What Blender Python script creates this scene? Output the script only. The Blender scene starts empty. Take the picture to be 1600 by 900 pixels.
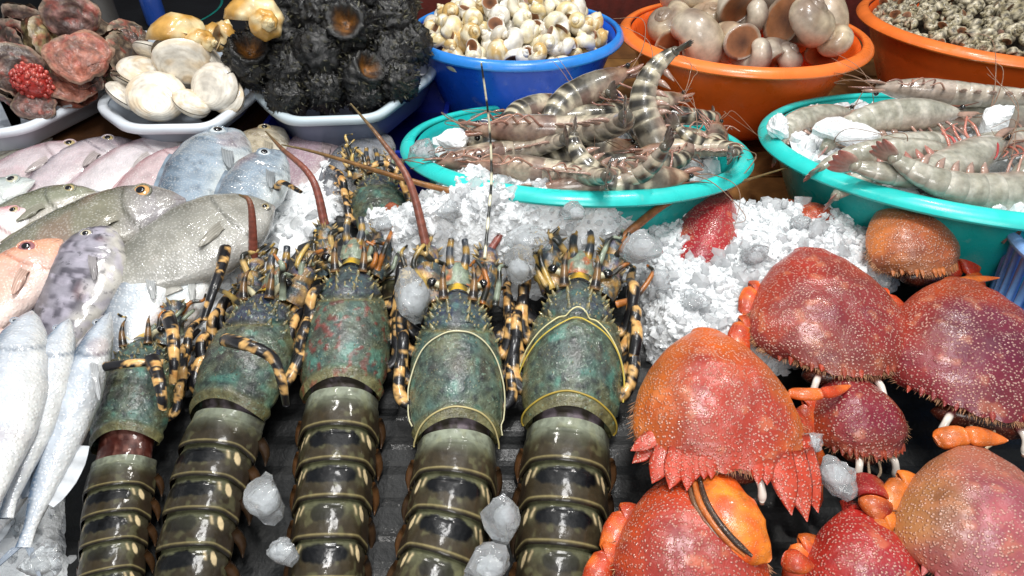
import bpy, math, random
import numpy as np
from mathutils import Matrix, Vector

random.seed(7)
RNG = np.random.RandomState(11)
sc = bpy.context.scene
COL = sc.collection

# ------------------------------------------------------------------ camera
CAM_H, PITCH, FPX = 0.437, math.radians(38.0), 1000.0      # metres, radians, focal length in px of a 1600 px wide frame
cam_d = bpy.data.cameras.new("camera")
cam_d.sensor_width = 36.0
cam_d.lens = 36.0 * FPX / 1600.0
cam_d.clip_start, cam_d.clip_end = 0.02, 50.0
cam = bpy.data.objects.new("camera", cam_d)
COL.objects.link(cam)
cam.location = (0, 0, CAM_H)
cam.rotation_euler = (math.radians(90) - PITCH, 0, 0)
sc.camera = cam

# ------------------------------------------------------------------ world and lamps (a covered stall lit by lamps overhead, plus an added front fill)
world = bpy.data.worlds.new("World")
sc.world = world
world.use_nodes = True
bg = world.node_tree.nodes["Background"]
bg.inputs[0].default_value = (0.86, 0.93, 1.0, 1)
bg.inputs[1].default_value = 0.36

def area_lamp(name, loc, target, size, power, color=(1, 1, 1)):
    d = bpy.data.lights.new(name, 'AREA')
    d.shape = 'DISK'; d.size = size; d.energy = power; d.color = color
    o = bpy.data.objects.new(name, d); COL.objects.link(o)
    o.location = loc
    o.rotation_euler = (Vector(target) - Vector(loc)).to_track_quat('-Z', 'Y').to_euler()
    return o
area_lamp("stall_canopy_light", (0.15, 0.35, 1.75), (0.05, 0.62, 0), 0.45, 19, (1.0, 0.99, 0.97))
area_lamp("front_fill", (0.0, -0.9, 1.15), (0.0, 0.9, 0.0), 0.7, 13, (1.0, 0.98, 0.95))  # fill added behind the camera to brighten the bowls' front walls
area_lamp("stall_bulb", (-0.45, 0.95, 1.25), (-0.1, 0.6, 0), 0.09, 5.5, (1.0, 0.97, 0.92))
area_lamp("stall_bulb", (0.55, 1.0, 1.25), (0.2, 0.6, 0), 0.09, 5.5, (1.0, 0.97, 0.92))
area_lamp("stall_bulb", (0.0, 0.15, 1.35), (0.0, 0.5, 0), 0.09, 3.5, (1.0, 0.98, 0.95))

sc.view_settings.view_transform = 'Standard'
sc.view_settings.look = 'None'
sc.view_settings.exposure = 0.0
sc.view_settings.gamma = 1.0
sc.cycles.use_denoising = True
sc.cycles.max_bounces = 8
sc.cycles.transmission_bounces = 6
sc.cycles.caustics_reflective = False
sc.cycles.caustics_refractive = True
sc.cycles.sample_clamp_indirect = 3.0

# ------------------------------------------------------------------ helpers
_f = np.array([0, math.cos(PITCH), -math.sin(PITCH)])
_u = np.array([0, math.sin(PITCH), math.cos(PITCH)])
def at(px, py, z):
    """the point at height z that is seen at pixel (px, py) of the 1600 x 900 photograph"""
    d = _f + np.array([(px - 800) / FPX, 0, 0]) + _u * (450 - py) / FPX
    k = (z - CAM_H) / d[2]
    return np.array([0, 0, CAM_H]) + d * k

def lin(c):
    return tuple(x / 12.92 if x <= 0.04045 else ((x + 0.055) / 1.055) ** 2.4 for x in c)
def hx(s):
    s = s.lstrip('#')
    return np.array(lin([int(s[i:i + 2], 16) / 255 for i in (0, 2, 4)]))

def _hash(i, j, k, seed):
    with np.errstate(over='ignore'):
        h = (i.astype(np.int64) * 374761393 + j.astype(np.int64) * 668265263 + k.astype(np.int64) * 2147483647 + seed * 974634777) & 0x7fffffff
        h = ((h ^ (h >> 13)) * 1274126177) & 0x7fffffff
        h = (h ^ (h >> 16)) & 0xffff
    return h / 65535.0 * 2 - 1
def noise(P, scale=1.0, seed=0):
    P = np.asarray(P, float) * scale + 100.3
    I = np.floor(P).astype(np.int64); f = P - I; f = f * f * (3 - 2 * f)
    r = 0
    for dx in (0, 1):
        wx = f[..., 0] if dx else 1 - f[..., 0]
        for dy in (0, 1):
            wy = f[..., 1] if dy else 1 - f[..., 1]
            for dz in (0, 1):
                wz = f[..., 2] if dz else 1 - f[..., 2]
                r = r + wx * wy * wz * _hash(I[..., 0] + dx, I[..., 1] + dy, I[..., 2] + dz, seed)
    return r
def fbm(P, scale=1.0, seed=0, n=3):
    r = 0; a = 1
    for i in range(n):
        r = r + a * noise(P, scale * 2 ** i, seed + i); a *= 0.5
    return r
def ss(a, b, x):
    t = np.clip((x - a) / (b - a), 0, 1)
    return t * t * (3 - 2 * t)
def mixc(a, b, f):
    f = np.clip(np.asarray(f, float), 0, 1)[..., None]
    return np.asarray(a) * (1 - f) + np.asarray(b) * f
def prof(pts, sm=0.03):
    xs = np.array([p[0] for p in pts], float); ys = np.array([p[1] for p in pts], float)
    g = np.linspace(xs[0], xs[-1], 401)
    y = np.interp(g, xs, ys)
    n = max(1, int(sm * 400)); k = np.hanning(2 * n + 3)[1:-1]; k /= k.sum()
    yp = np.pad(y, n, mode='edge'); yp[:n] = 2 * y[0] - y[n:0:-1]; yp[-n:] = 2 * y[-1] - y[-2:-n - 2:-1]
    ys2 = np.convolve(yp, k, 'valid')
    return lambda t: np.interp(t, g, ys2)

def grid_faces(nu, nv, cu=False, cv=False, off=0):
    """nu x nv grid of vertices, index u * nv + v"""
    F = []
    for i in range(nu if cu else nu - 1):
        i2 = (i + 1) % nu
        for j in range(nv if cv else nv - 1):
            j2 = (j + 1) % nv
            F.append((off + i * nv + j, off + i2 * nv + j, off + i2 * nv + j2, off + i * nv + j2))
    return F

class MB:
    """collects shapes that make up ONE part"""
    def __init__(self): self.V = []; self.F = []; self.C = []; self.n = 0
    def add(self, V, F, C=(0.5, 0.5, 0.5)):
        V = np.asarray(V, float).reshape(-1, 3); C = np.asarray(C, float)
        if C.ndim == 1: C = np.tile(C, (len(V), 1))
        C = C.reshape(-1, 3)
        self.V.append(V); self.C.append(C)
        self.F += [tuple(int(x) + self.n for x in f) for f in F]
        self.n += len(V); return self
    def build(self, name, mat, parent=None, smooth=True):
        return obj(name, np.concatenate(self.V), self.F, mat, parent, np.concatenate(self.C), smooth)

def mesh(name, V, F, mat, C=None, smooth=True):
    me = bpy.data.meshes.new(name)
    V = np.asarray(V, float).reshape(-1, 3)
    me.from_pydata(V.tolist(), [], [tuple(f) for f in F])
    if C is None: C = (0.5, 0.5, 0.5)
    C = np.asarray(C, float)
    if C.ndim == 1: C = np.tile(C, (len(V), 1))
    C = np.clip(C.reshape(-1, 3), 0.0, 1.0)
    a = me.color_attributes.new("Col", 'FLOAT_COLOR', 'POINT')
    a.data.foreach_set("color", np.concatenate([C, np.ones((len(V), 1))], 1).astype(np.float32).ravel())
    me.materials.append(mat)
    if smooth: me.polygons.foreach_set("use_smooth", [True] * len(me.polygons))
    me.update()
    return me
def obj(name, V, F, mat, parent=None, C=None, smooth=True):
    o = bpy.data.objects.new(name, mesh(name, V, F, mat, C, smooth))
    COL.objects.link(o)
    if parent: o.parent = parent
    return o
def tag(o, label, cat, group=None, kind=None):
    if label: o['label'] = label
    if cat: o['category'] = cat
    if group: o['group'] = group
    if kind: o['kind'] = kind
    return o
def thing(name, label, cat, mtx=None, group=None):
    o = bpy.data.objects.new(name, None); COL.objects.link(o)
    o.empty_display_size = 0.02
    if mtx is not None: o.matrix_world = mtx
    return tag(o, label, cat, group)
def copy_tree(o, parent=None):
    c = o.copy(); COL.objects.link(c)
    if parent: c.parent = parent
    for ch in list(o.children): copy_tree(ch, c)
    return c
def frame(origin, xdir, updir=(0, 0, 1), roll=0.0):
    """matrix: X along xdir, Z near updir, then rolled about X"""
    X = Vector(xdir).normalized(); Z = Vector(updir); Y = Z.cross(X).normalized(); Z = X.cross(Y)
    m = Matrix(((X.x, Y.x, Z.x, 0), (X.y, Y.y, Z.y, 0), (X.z, Y.z, Z.z, 0), (0, 0, 0, 1)))
    return Matrix.Translation(Vector(origin)) @ m @ Matrix.Rotation(roll, 4, 'X')
def frame_y(origin, ydir, updir=(0, 0, 1), roll=0.0):
    """matrix: Y along ydir, Z near updir"""
    Y = Vector(ydir).normalized(); Z = Vector(updir); X = Y.cross(Z).normalized(); Z = X.cross(Y)
    m = Matrix(((X.x, Y.x, Z.x, 0), (X.y, Y.y, Z.y, 0), (X.z, Y.z, Z.z, 0), (0, 0, 0, 1)))
    return Matrix.Translation(Vector(origin)) @ m @ Matrix.Rotation(roll, 4, 'Y')

def resample(P, n):
    """smooth curve through control points"""
    P = np.asarray(P, float)
    if len(P) == 2:
        t = np.linspace(0, 1, n)[:, None]; return P[0] * (1 - t) + P[1] * t
    Q = np.concatenate([[2 * P[0] - P[1]], P, [2 * P[-1] - P[-2]]])
    out = []
    ts = np.linspace(0, len(P) - 1 - 1e-9, n)
    for t in ts:
        i = int(t); f = t - i
        p0, p1, p2, p3 = Q[i], Q[i + 1], Q[i + 2], Q[i + 3]
        out.append(0.5 * ((2 * p1) + (-p0 + p2) * f + (2 * p0 - 5 * p1 + 4 * p2 - p3) * f * f + (-p0 + 3 * p1 - 3 * p2 + p3) * f ** 3))
    return np.array(out)
def tube(P, R, n=8, flat=1.0, up=(0, 0, 1)):
    """swept tube with closed ends; R per point; flat scales the second axis"""
    P = np.asarray(P, float); m = len(P)
    R = np.broadcast_to(np.asarray(R, float), (m,))
    T = np.gradient(P, axis=0); T /= np.linalg.norm(T, axis=1)[:, None] + 1e-12
    up = np.asarray(up, float)
    S = np.cross(T, up); bad = np.linalg.norm(S, axis=1) < 1e-3
    S[bad] = np.cross(T[bad], np.array([1.0, 0.1, 0])); S /= np.linalg.norm(S, axis=1)[:, None]
    N = np.cross(S, T)
    a = np.linspace(0, 2 * np.pi, n, endpoint=False)
    V = P[:, None, :] + R[:, None, None] * (np.cos(a)[None, :, None] * S[:, None, :] + flat * np.sin(a)[None, :, None] * N[:, None, :])
    F = grid_faces(m, n, cv=True)
    V = V.reshape(-1, 3)
    V = np.concatenate([V, P[:1], P[-1:]])
    for j in range(n):
        F.append((m * n, (j + 1) % n, j))
        F.append((m * n + 1, (m - 1) * n + j, (m - 1) * n + (j + 1) % n))
    return V, F
def tube_cols(m, n, f):
    """colours for tube(): f(t array) -> (m,3)"""
    c = np.asarray(f(np.linspace(0, 1, m)))
    return np.concatenate([np.repeat(c, n, axis=0), c[:1], c[-1:]])
def sphere(c, r, nu=10, nv=14):
    c = np.asarray(c, float); r = np.broadcast_to(np.asarray(r, float), (3,))
    th = np.linspace(0.0, np.pi, nu)[:, None]; ph = np.linspace(0, 2 * np.pi, nv, endpoint=False)[None, :]
    V = np.stack([np.sin(th) * np.cos(ph), np.sin(th) * np.sin(ph), np.cos(th) * np.ones_like(ph)], -1)
    return (V * r + c).reshape(-1, 3), grid_faces(nu, nv, cv=True)
def cone(p, d, r, h, n=6):
    p = np.asarray(p, float); d = np.asarray(d, float); d = d / (np.linalg.norm(d) + 1e-9)
    return tube(np.array([p, p + d * h * 0.45, p + d * h * 0.8, p + d * h]), [r, r * 0.62, r * 0.28, r * 0.04], n)
def boxv(x0, x1, y0, y1, z0, z1):
    V = [(x0, y0, z0), (x1, y0, z0), (x1, y1, z0), (x0, y1, z0), (x0, y0, z1), (x1, y0, z1), (x1, y1, z1), (x0, y1, z1)]
    return np.array(V), [(3, 2, 1, 0), (4, 5, 6, 7), (0, 1, 5, 4), (1, 2, 6, 5), (2, 3, 7, 6), (3, 0, 4, 7)]

# icosahedron for ice shards
_p = (1 + 5 ** 0.5) / 2
ICO_V = np.array([(-1, _p, 0), (1, _p, 0), (-1, -_p, 0), (1, -_p, 0), (0, -1, _p), (0, 1, _p), (0, -1, -_p), (0, 1, -_p), (_p, 0, -1), (_p, 0, 1), (-_p, 0, -1), (-_p, 0, 1)]) / 1.902
ICO_F = [(0, 11, 5), (0, 5, 1), (0, 1, 7), (0, 7, 10), (0, 10, 11), (1, 5, 9), (5, 11, 4), (11, 10, 2), (10, 7, 6), (7, 1, 8), (3, 9, 4), (3, 4, 2), (3, 2, 6), (3, 6, 8), (3, 8, 9), (4, 9, 5), (2, 4, 11), (6, 2, 10), (8, 6, 7), (9, 8, 1)]

# ------------------------------------------------------------------ materials
def mat(name, rough=0.4, coat=0.0, coat_r=0.08, nscale=40, namt=0.25, bscale=300, bump=0.25, bdist=0.001, spec=0.5, sss=0.0, trans=0.0,
        dots=None, rvar=0.0, ior=1.45, spots=None, wave=None, tint=None):
    m = bpy.data.materials.new(name); m.use_nodes = True
    nt = m.node_tree; N = nt.nodes; L = nt.links
    b = N["Principled BSDF"]
    at_ = N.new("ShaderNodeAttribute"); at_.attribute_name = "Col"
    geo = N.new("ShaderNodeNewGeometry")
    pos = geo.outputs["Position"]
    def nz(scale, detail=4, rough_=0.6, w=None):
        n = N.new("ShaderNodeTexNoise"); n.inputs["Scale"].default_value = scale; n.inputs["Detail"].default_value = detail
        n.inputs["Roughness"].default_value = rough_
        L.new(pos, n.inputs["Vector"]); return n
    def math_(op, a, b_):
        n = N.new("ShaderNodeMath"); n.operation = op
        for i, v in enumerate((a, b_)):
            if isinstance(v, (int, float)): n.inputs[i].default_value = v
            else: L.new(v, n.inputs[i])
        return n.outputs[0]
    def ramp(x, a, b_, lo=0.0, hi=1.0):
        n = N.new("ShaderNodeMapRange"); n.inputs["From Min"].default_value = a; n.inputs["From Max"].default_value = b_
        n.inputs["To Min"].default_value = lo; n.inputs["To Max"].default_value = hi
        L.new(x, n.inputs["Value"]); return n.outputs[0]
    def mixrgb(kind, f, a, c):
        n = N.new("ShaderNodeMix"); n.data_type = 'RGBA'; n.blend_type = kind
        for i, v in ((0, f), (6, a), (7, c)):
            if isinstance(v, (int, float)): n.inputs[i].default_value = v
            elif isinstance(v, tuple): n.inputs[i].default_value = v
            else: L.new(v, n.inputs[i])
        return n.outputs[2]
    n1 = nz(nscale, 6)
    fac = ramp(n1.outputs["Fac"], 0.3, 0.7, 1 - namt, 1 + namt)
    vm = N.new("ShaderNodeVectorMath"); vm.operation = 'SCALE'
    L.new(at_.outputs["Color"], vm.inputs[0]); L.new(fac, vm.inputs["Scale"])
    col = vm.outputs[0]
    n2 = nz(bscale, 4)
    h = n2.outputs["Fac"]
    if spots:                                   # (scale, threshold, colour, amount): soft blotches of another colour
        for s_scale, thr, c_, amt in spots:
            k = nz(s_scale, 3)
            col = mixrgb('MIX', ramp(k.outputs["Fac"], thr, thr + 0.08, 0, amt), col, tuple(c_) + (1,))
    if dots:                                    # (scale, radius, colour, amount, relief)
        vr = N.new("ShaderNodeTexVoronoi"); vr.inputs["Scale"].default_value = dots[0]
        L.new(pos, vr.inputs["Vector"])
        dm = ramp(vr.outputs["Distance"], dots[1] * 1.5, dots[1] * 0.7, 0, 1)
        big = nz(28, 2)
        dm2 = math_('MULTIPLY', dm, ramp(big.outputs["Fac"], 0.32, 0.62, dots[3] * 0.45, dots[3]))
        col = mixrgb('MIX', dm2, col, tuple(dots[2]) + (1,))
        h = math_('ADD', math_('MULTIPLY', h, 0.5), math_('MULTIPLY', dm, dots[4]))
    if wave:                                    # fine lines: (scale, distortion, strength)
        wv = N.new("ShaderNodeTexWave"); wv.inputs["Scale"].default_value = wave[0]; wv.inputs["Distortion"].default_value = wave[1]
        wv.inputs["Detail"].default_value = 3
        L.new(pos, wv.inputs["Vector"])
        h = math_('ADD', h, math_('MULTIPLY', wv.outputs["Fac"], wave[2]))
        col = mixrgb('MULTIPLY', wave[2] * 0.5, col, wv.outputs["Color"])
    L.new(col, b.inputs["Base Color"])
    bp = N.new("ShaderNodeBump"); bp.inputs["Strength"].default_value = bump; bp.inputs["Distance"].default_value = bdist
    L.new(h, bp.inputs["Height"]); L.new(bp.outputs[0], b.inputs["Normal"])
    if coat and bump: 
        bc = N.new("ShaderNodeBump"); bc.inputs["Strength"].default_value = bump * 0.5; bc.inputs["Distance"].default_value = bdist
        L.new(h, bc.inputs["Height"]); L.new(bc.outputs[0], b.inputs["Coat Normal"])
    if rvar:
        n3 = nz(nscale * 2.3, 4)
        L.new(ramp(n3.outputs["Fac"], 0.3, 0.7, max(0.03, rough - rvar), rough + rvar), b.inputs["Roughness"])
    else: b.inputs["Roughness"].default_value = rough
    b.inputs["Specular IOR Level"].default_value = spec
    b.inputs["Coat Weight"].default_value = coat
    b.inputs["Coat Roughness"].default_value = coat_r
    b.inputs["IOR"].default_value = ior
    if sss:
        b.inputs["Subsurface Weight"].default_value = sss
        b.inputs["Subsurface Radius"].default_value = (0.6, 0.4, 0.3)
        b.inputs["Subsurface Scale"].default_value = 0.01
    b.inputs["Transmission Weight"].default_value = trans
    return m

M_LOB = mat("wet_lobster_shell", 0.36, 0.55, 0.06, 130, 0.55, 260, 0.75, 0.0022, rvar=0.14,
            spots=[(230, 0.60, hx('#7f9a86'), 0.55), (150, 0.63, hx('#2a2b30'), 0.55)])
M_LOBTAIL = mat("wet_lobster_tail", 0.40, 0.38, 0.05, 120, 0.25, 300, 0.25, 0.001, rvar=0.10, spec=0.28)
M_LEG = mat("lobster_leg_shell", 0.35, 0.5, 0.1, 120, 0.3, 400, 0.3, 0.001)
M_ANT = mat("lobster_feeler", 0.45, 0.25, 0.15, 160, 0.3, 600, 0.4, 0.001)
M_CRAB = mat("wet_crab_shell", 0.30, 0.45, 0.10, 26, 0.25, 500, 0.75, 0.0013, dots=(380, 0.29, hx('#f0c2ae'), 0.62, 1.0))
M_CRABS = mat("smooth_crab_shell", 0.4, 0.3, 0.12, 55, 0.45, 260, 0.5, 0.0014, rvar=0.1, dots=(520, 0.25, hx('#f0b48a'), 0.3, 0.6), spots=[(70, 0.62, hx('#7a2412'), 0.4)])
M_FISH = mat("wet_fish_skin", 0.26, 0.8, 0.05, 60, 0.16, 500, 0.42, 0.0009, sss=0.08, dots=(330, 0.34, hx('#f4f2ee'), 0.2, 0.9))
M_FISHD = mat("mottled_fish_skin", 0.3, 0.75, 0.07, 80, 0.25, 420, 0.22, 0.001, spots=[(110, 0.6, hx('#3b3a40'), 0.6)])
M_FIN = mat("fish_fin", 0.4, 0.4, 0.1, 60, 0.2, 300, 0.3, 0.001)
M_EYE = mat("wet_eye", 0.08, 1.0, 0.02, 50, 0.05, 200, 0.0, 0.001)
M_SHRIMP = mat("wet_prawn_shell", 0.28, 0.7, 0.06, 130, 0.3, 420, 0.2, 0.001, sss=0.1)
M_SHELL = mat("sea_shell", 0.42, 0.25, 0.15, 120, 0.22, 400, 0.25, 0.001)
M_SHELLG = mat("glossy_sea_shell", 0.36, 0.4, 0.1, 70, 0.24, 250, 0.15, 0.001)
M_ROUGHSH = mat("rough_sea_shell", 0.5, 0.35, 0.12, 140, 0.5, 260, 0.7, 0.002)
M_BLACK = mat("black_spiny_shell", 0.35, 0.35, 0.08, 160, 0.6, 420, 0.9, 0.002, spots=[(230, 0.68, hx('#8a8668'), 0.5)])
M_PLAST = mat("bowl_plastic", 0.34, 0.2, 0.15, 18, 0.14, 120, 0.12, 0.001, rvar=0.14, spots=[(45, 0.64, hx('#c9c4b8'), 0.10), (160, 0.68, hx('#3a2f28'), 0.25)])
M_TRAY = mat("tray_plastic", 0.35, 0.2, 0.2, 20, 0.05, 120, 0.08, 0.001)
M_WOOD = mat("stall_wood", 0.6, 0.15, 0.2, 22, 0.35, 160, 0.5, 0.002, wave=(9, 6, 0.35))
M_DARK = mat("dark_tray_rubber", 0.55, 0.12, 0.1, 40, 0.4, 200, 0.4, 0.002)
M_WALL = mat("stall_back_paint", 0.6, 0.0, 0.2, 9, 0.4, 80, 0.3, 0.003)
M_HAIR = mat("crab_bristle", 0.6, 0.1, 0.2, 200, 0.5, 300, 0.0, 0.001)
M_BAND = mat("rubber_band", 0.45, 0.2, 0.1, 90, 0.15, 300, 0.1, 0.0005)
M_ROE = mat("red_roe", 0.2, 0.8, 0.05, 150, 0.3, 300, 0.2, 0.001, sss=0.2)
M_ICE = mat("crushed_ice", 0.10, 0.5, 0.04, 90, 0.06, 260, 0.3, 0.002, trans=0.15, ior=1.31)
M_ICEB = mat("packed_ice", 0.22, 0.8, 0.04, 70, 0.08, 150, 0.9, 0.004, trans=0.0, ior=1.31)
M_CLEAR = mat("clear_ice", 0.04, 0.0, 0.04, 120, 0.04, 300, 0.15, 0.001, trans=0.6, ior=1.31)
M_CHUNK = mat("clear_ice_chunk", 0.05, 0.0, 0.05, 120, 0.10, 120, 0.35, 0.003, trans=0.80, ior=1.31)
# ------------------------------------------------------------------ the setting: counter, sloping bed, back of the stall
COUNTER_Z = -0.075
def bed_z(y):
    return -0.072 + 0.20 * (np.clip(y, 0.1, 0.72) - 0.384)

def struct(name, V, F, m, C, smooth=False):
    o = obj(name, V, F, m, None, C, smooth); o['kind'] = 'structure'; return o

# wooden counter: boards that run left to right
counter = struct("counter", *boxv(-1.7, 1.7, -0.1, 2.05, COUNTER_Z - 0.06, COUNTER_Z - 0.022), M_WOOD, hx('#4a3020'))
y = 0.72
k = 0
while y < 2.0:
    w = 0.118
    tone = mixc(hx('#8a5a30'), hx('#a8783f'), RNG.rand())
    V, F = boxv(-1.68, 1.68, y + 0.003, y + w - 0.003, COUNTER_Z - 0.022, COUNTER_Z + RNG.uniform(-0.002, 0.002))
    obj("plank", V, F, M_WOOD, counter, tone * 0.7, False)
    y += w; k += 1
# sloping black display tray under the catch, ribbed across
nx_, ny_ = 90, 150
X, Y = np.meshgrid(np.linspace(-0.95, 0.95, nx_), np.linspace(-0.02, 0.745, ny_), indexing='ij')
Z = bed_z(Y) - 0.004 + 0.0012 * np.sin(Y * 2 * np.pi / 0.030) 
V = np.stack([X, Y, Z], -1).reshape(-1, 3)
struct("display_bed", V, grid_faces(nx_, ny_), M_DARK, hx('#090b0c'))
# back of the stall
struct("stall_back", *boxv(-2.2, 2.2, 2.02, 2.06, COUNTER_Z, 1.2), M_WALL, hx('#2a1110'))
back_board = struct("back_rail", *boxv(-0.25, 2.0, 1.72, 1.76, COUNTER_Z, 0.055), M_WOOD, hx('#5a1d16'))
struct("back_shelf", *boxv(-2.0, -0.3, 1.6, 1.9, COUNTER_Z, -0.02), M_WALL, hx('#15181c'))

# ------------------------------------------------------------------ bowls and trays
def lathe(prof_pts, n=72, wob=0.0, seed=0):
    P = np.asarray(prof_pts, float); a = np.linspace(0, 2 * np.pi, n, endpoint=False)
    wr = 1 + wob * np.sin(2 * a + seed) + wob * 0.6 * np.sin(3 * a + 2.1 * seed)
    V = np.stack([P[:, None, 0] * np.cos(a) * wr, P[:, None, 0] * np.sin(a) * wr, P[:, None, 1] * np.ones(n)], -1)
    return V.reshape(-1, 3), grid_faces(len(P), n, cv=True)
def bowl(label, c, R, depth, Rb, col, lip=0.016, tilt=0.0, roll=0.0, rim_col=None, seed=1, handles=False):
    """plastic basin: wall (inside and outside, with a foot) and a rolled rim; c = centre of the rim"""
    root = thing("basin", label, "bowl", Matrix.Translation(Vector(c)) @ Matrix.Rotation(tilt, 4, 'X') @ Matrix.Rotation(roll, 4, 'Y'))
    col = np.asarray(col); rim_col = col if rim_col is None else np.asarray(rim_col)
    Ri = R - lip
    t = np.linspace(0, 1, 12)
    rr = lambda s: Rb + (Ri - Rb) * (0.25 * s + 0.75 * np.sin(s * np.pi / 2) ** 1.0 if False else s ** 0.8)
    outer = [(Rb * 0.9, -depth), (Rb * 0.93, -depth + 0.004)] + [(rr(s), -depth + 0.004 + (depth - 0.008) * s) for s in t[1:]]
    inner = [(rr(s) - 0.003, -depth + 0.008 + (depth - 0.008) * s) for s in t[::-1]] + [(Rb * 0.5, -depth + 0.008), (0.002, -depth + 0.008)]
    V, F = lathe([(0.002, -depth + 0.003)] + outer + inner, wob=0.004, seed=seed)
    obj("wall", V, F, M_PLAST, root, col)
    ring = []
    for a in np.linspace(0, 2 * np.pi, 15)[:-1]:
        ring.append((Ri + lip * 0.5 + lip * 0.5 * math.cos(a), -0.0015 + 0.0065 * math.sin(a) - 0.004 * math.cos(a)))
    ring.append(ring[0])
    V, F = lathe(ring, 96, wob=0.004, seed=seed)
    obj("rim", V, F, M_PLAST, root, rim_col)
    if handles:
        pass
    return root

TURQ, TURQ2 = hx('#18a9a4'), hx('#2cc9c2')
BLUE, ORANGE = hx('#1650c0'), hx('#ea5f1e')
B_TL = at(897, 221, 0.046); B_TR = at(1512, 226, 0.070)
bowl_tl = bowl("turquoise plastic bowl of striped tiger prawns behind the lobsters", B_TL, 0.241, 0.11, 0.17, TURQ, 0.02, math.radians(-10), 0.02, TURQ2, 1)
bowl_tr = bowl("turquoise plastic bowl of pale grey prawns behind the crabs", B_TR, 0.258, 0.13, 0.18, TURQ, 0.02, math.radians(-7), -0.01, TURQ2, 2)
B_BL = at(806, 47, 0.100); B_OM = at(1159, 50, 0.100); B_OR = at(1572, 34, 0.100)
bowl_bl = bowl("blue plastic bowl heaped with small cream sea snails", B_BL, 0.19, 0.15, 0.12, BLUE, 0.014, 0, 0, hx('#2f84da'), 3)
bowl_om = bowl("orange plastic bowl holding a few large smooth beige sea snails", B_OM, 0.214, 0.15, 0.13, ORANGE, 0.02, 0, 0, hx('#f07a34'), 4)
bowl_or = bowl("orange plastic bowl at the right edge full of small speckled snails", B_OR, 0.252, 0.15, 0.16, ORANGE, 0.02, 0, 0, hx('#f07a34'), 5)

# light blue slotted basket cut by the right edge
BK = at(1738, 394, 0.07)
basket = thing("plastic_basket", "light blue slotted plastic basket at the right edge", "basket", Matrix.Translation(Vector(BK)))
ring = [(0.086 + 0.006 * math.cos(a), 0.006 * math.sin(a)) for a in np.linspace(0, 2 * np.pi, 13)]
obj("rim", *lathe(ring, 64), M_PLAST, basket, hx('#8ab4ea'))
obj("bottom_band", *lathe([(0.066, -0.10), (0.073, -0.10), (0.074, -0.075), (0.067, -0.075), (0.066, -0.10)], 64), M_PLAST, basket, hx('#4f86d0'))
for i in range(40):
    a = 2 * math.pi * i / 40
    V, F = tube([(0.084 * math.cos(a), 0.084 * math.sin(a), 0), (0.07 * math.cos(a), 0.07 * math.sin(a), -0.09)], 0.0042, 6)
    obj("slat", V, F, M_PLAST, basket, hx('#7aa8e4'))
V, F = lathe([(0.004, -0.098), (0.05, -0.097), (0.067, -0.095)], 48)
obj("bottom", V, F, M_PLAST, basket, hx('#4f86d0'))

def tray(label, pts, z, depth, col, wall_col, lipw=0.012):
    """shallow plastic tray with clipped corners; pts = rim outline (x, y) anticlockwise"""
    P = np.asarray(pts, float); c = P.mean(0)
    root = thing("tray", label, "tray", Matrix.Translation(Vector((c[0], c[1], z))))
    Q = P - c
    # round the outline
    n = len(Q); out = []
    for i in range(n):
        a, b, d = Q[i - 1], Q[i], Q[(i + 1) % n]
        la = np.linalg.norm(a - b); ld = np.linalg.norm(d - b)
        r = min(0.03, la * 0.4, ld * 0.4)
        p0 = b + (a - b) / la * r; p1 = b + (d - b) / ld * r
        for s in np.linspace(0, 1, 6):
            out.append((1 - s) ** 2 * p0 + 2 * s * (1 - s) * b + s * s * p1)
    Q = np.array(out); m = len(Q)
    nrm = np.roll(Q, -1, 0) - np.roll(Q, 1, 0); nrm = np.stack([nrm[:, 1], -nrm[:, 0]], -1); nrm /= np.linalg.norm(nrm, axis=1)[:, None] + 1e-9
    def loop(off, zz): return np.concatenate([Q + nrm * off, np.full((m, 1), zz)], 1)
    L = [loop(-lipw, -0.002), loop(-lipw, 0.001), loop(-lipw * 0.5, 0.003), loop(0, 0.002), loop(0.002, -0.002), loop(0.001, -0.009), loop(-0.002, -0.009), loop(-lipw, -0.002)]
    V = np.concatenate(L); obj("rim", V, grid_faces(len(L), m, cv=True), M_TRAY, root, col)
    L = [loop(-lipw + 0.001, -0.003), loop(-lipw - 0.012, -depth + 0.004), loop(-lipw - 0.018, -depth), loop(-lipw - 0.08, -depth), loop(-lipw - 0.08, -depth + 0.003), loop(-lipw - 0.02, -depth + 0.003), loop(-lipw - 0.014, -depth + 0.006), loop(-lipw - 0.001, -0.003)]
    V = np.concatenate(L); obj("wall", V, grid_faces(len(L), m, cv=True), M_TRAY, root, wall_col)
    fl = loop(-lipw - 0.05, -depth + 0.005)
    obj("bottom", fl, [tuple(range(m))], M_TRAY, root, wall_col, False)
    return root
def a2(px, py, z): return tuple(at(px, py, z)[:2])
TZ = 0.06
t3 = [a2(418, 168, TZ), a2(450, 189, TZ), a2(590, 184, TZ), a2(676, 118, TZ), (-0.12, 1.24), (-0.40, 1.24), (-0.42, 1.0)]
tray3 = tray("clear plastic tray heaped with black spiny shells", t3, TZ, 0.058, hx('#c4d2da'), hx('#6b7388'))
t2 = [a2(148, 166, TZ), a2(196, 201, TZ), a2(330, 199, TZ), a2(400, 148, TZ), (-0.43, 1.22), (-0.68, 1.22)]
tray2 = tray("white plastic tray of round white clams", t2, TZ, 0.035, hx('#dfe6ee'), hx('#aeb8c4'))
t1 = [(-0.98, 0.84), a2(-40, 212, TZ), a2(40, 200, TZ), a2(225, 112, TZ), (-0.62, 1.3), (-1.05, 1.3)]
tray1 = tray("white plastic tray at the left edge piled with brown scallops", t1, TZ, 0.04, hx('#dfe6ee'), hx('#c2cad4'))

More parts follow.
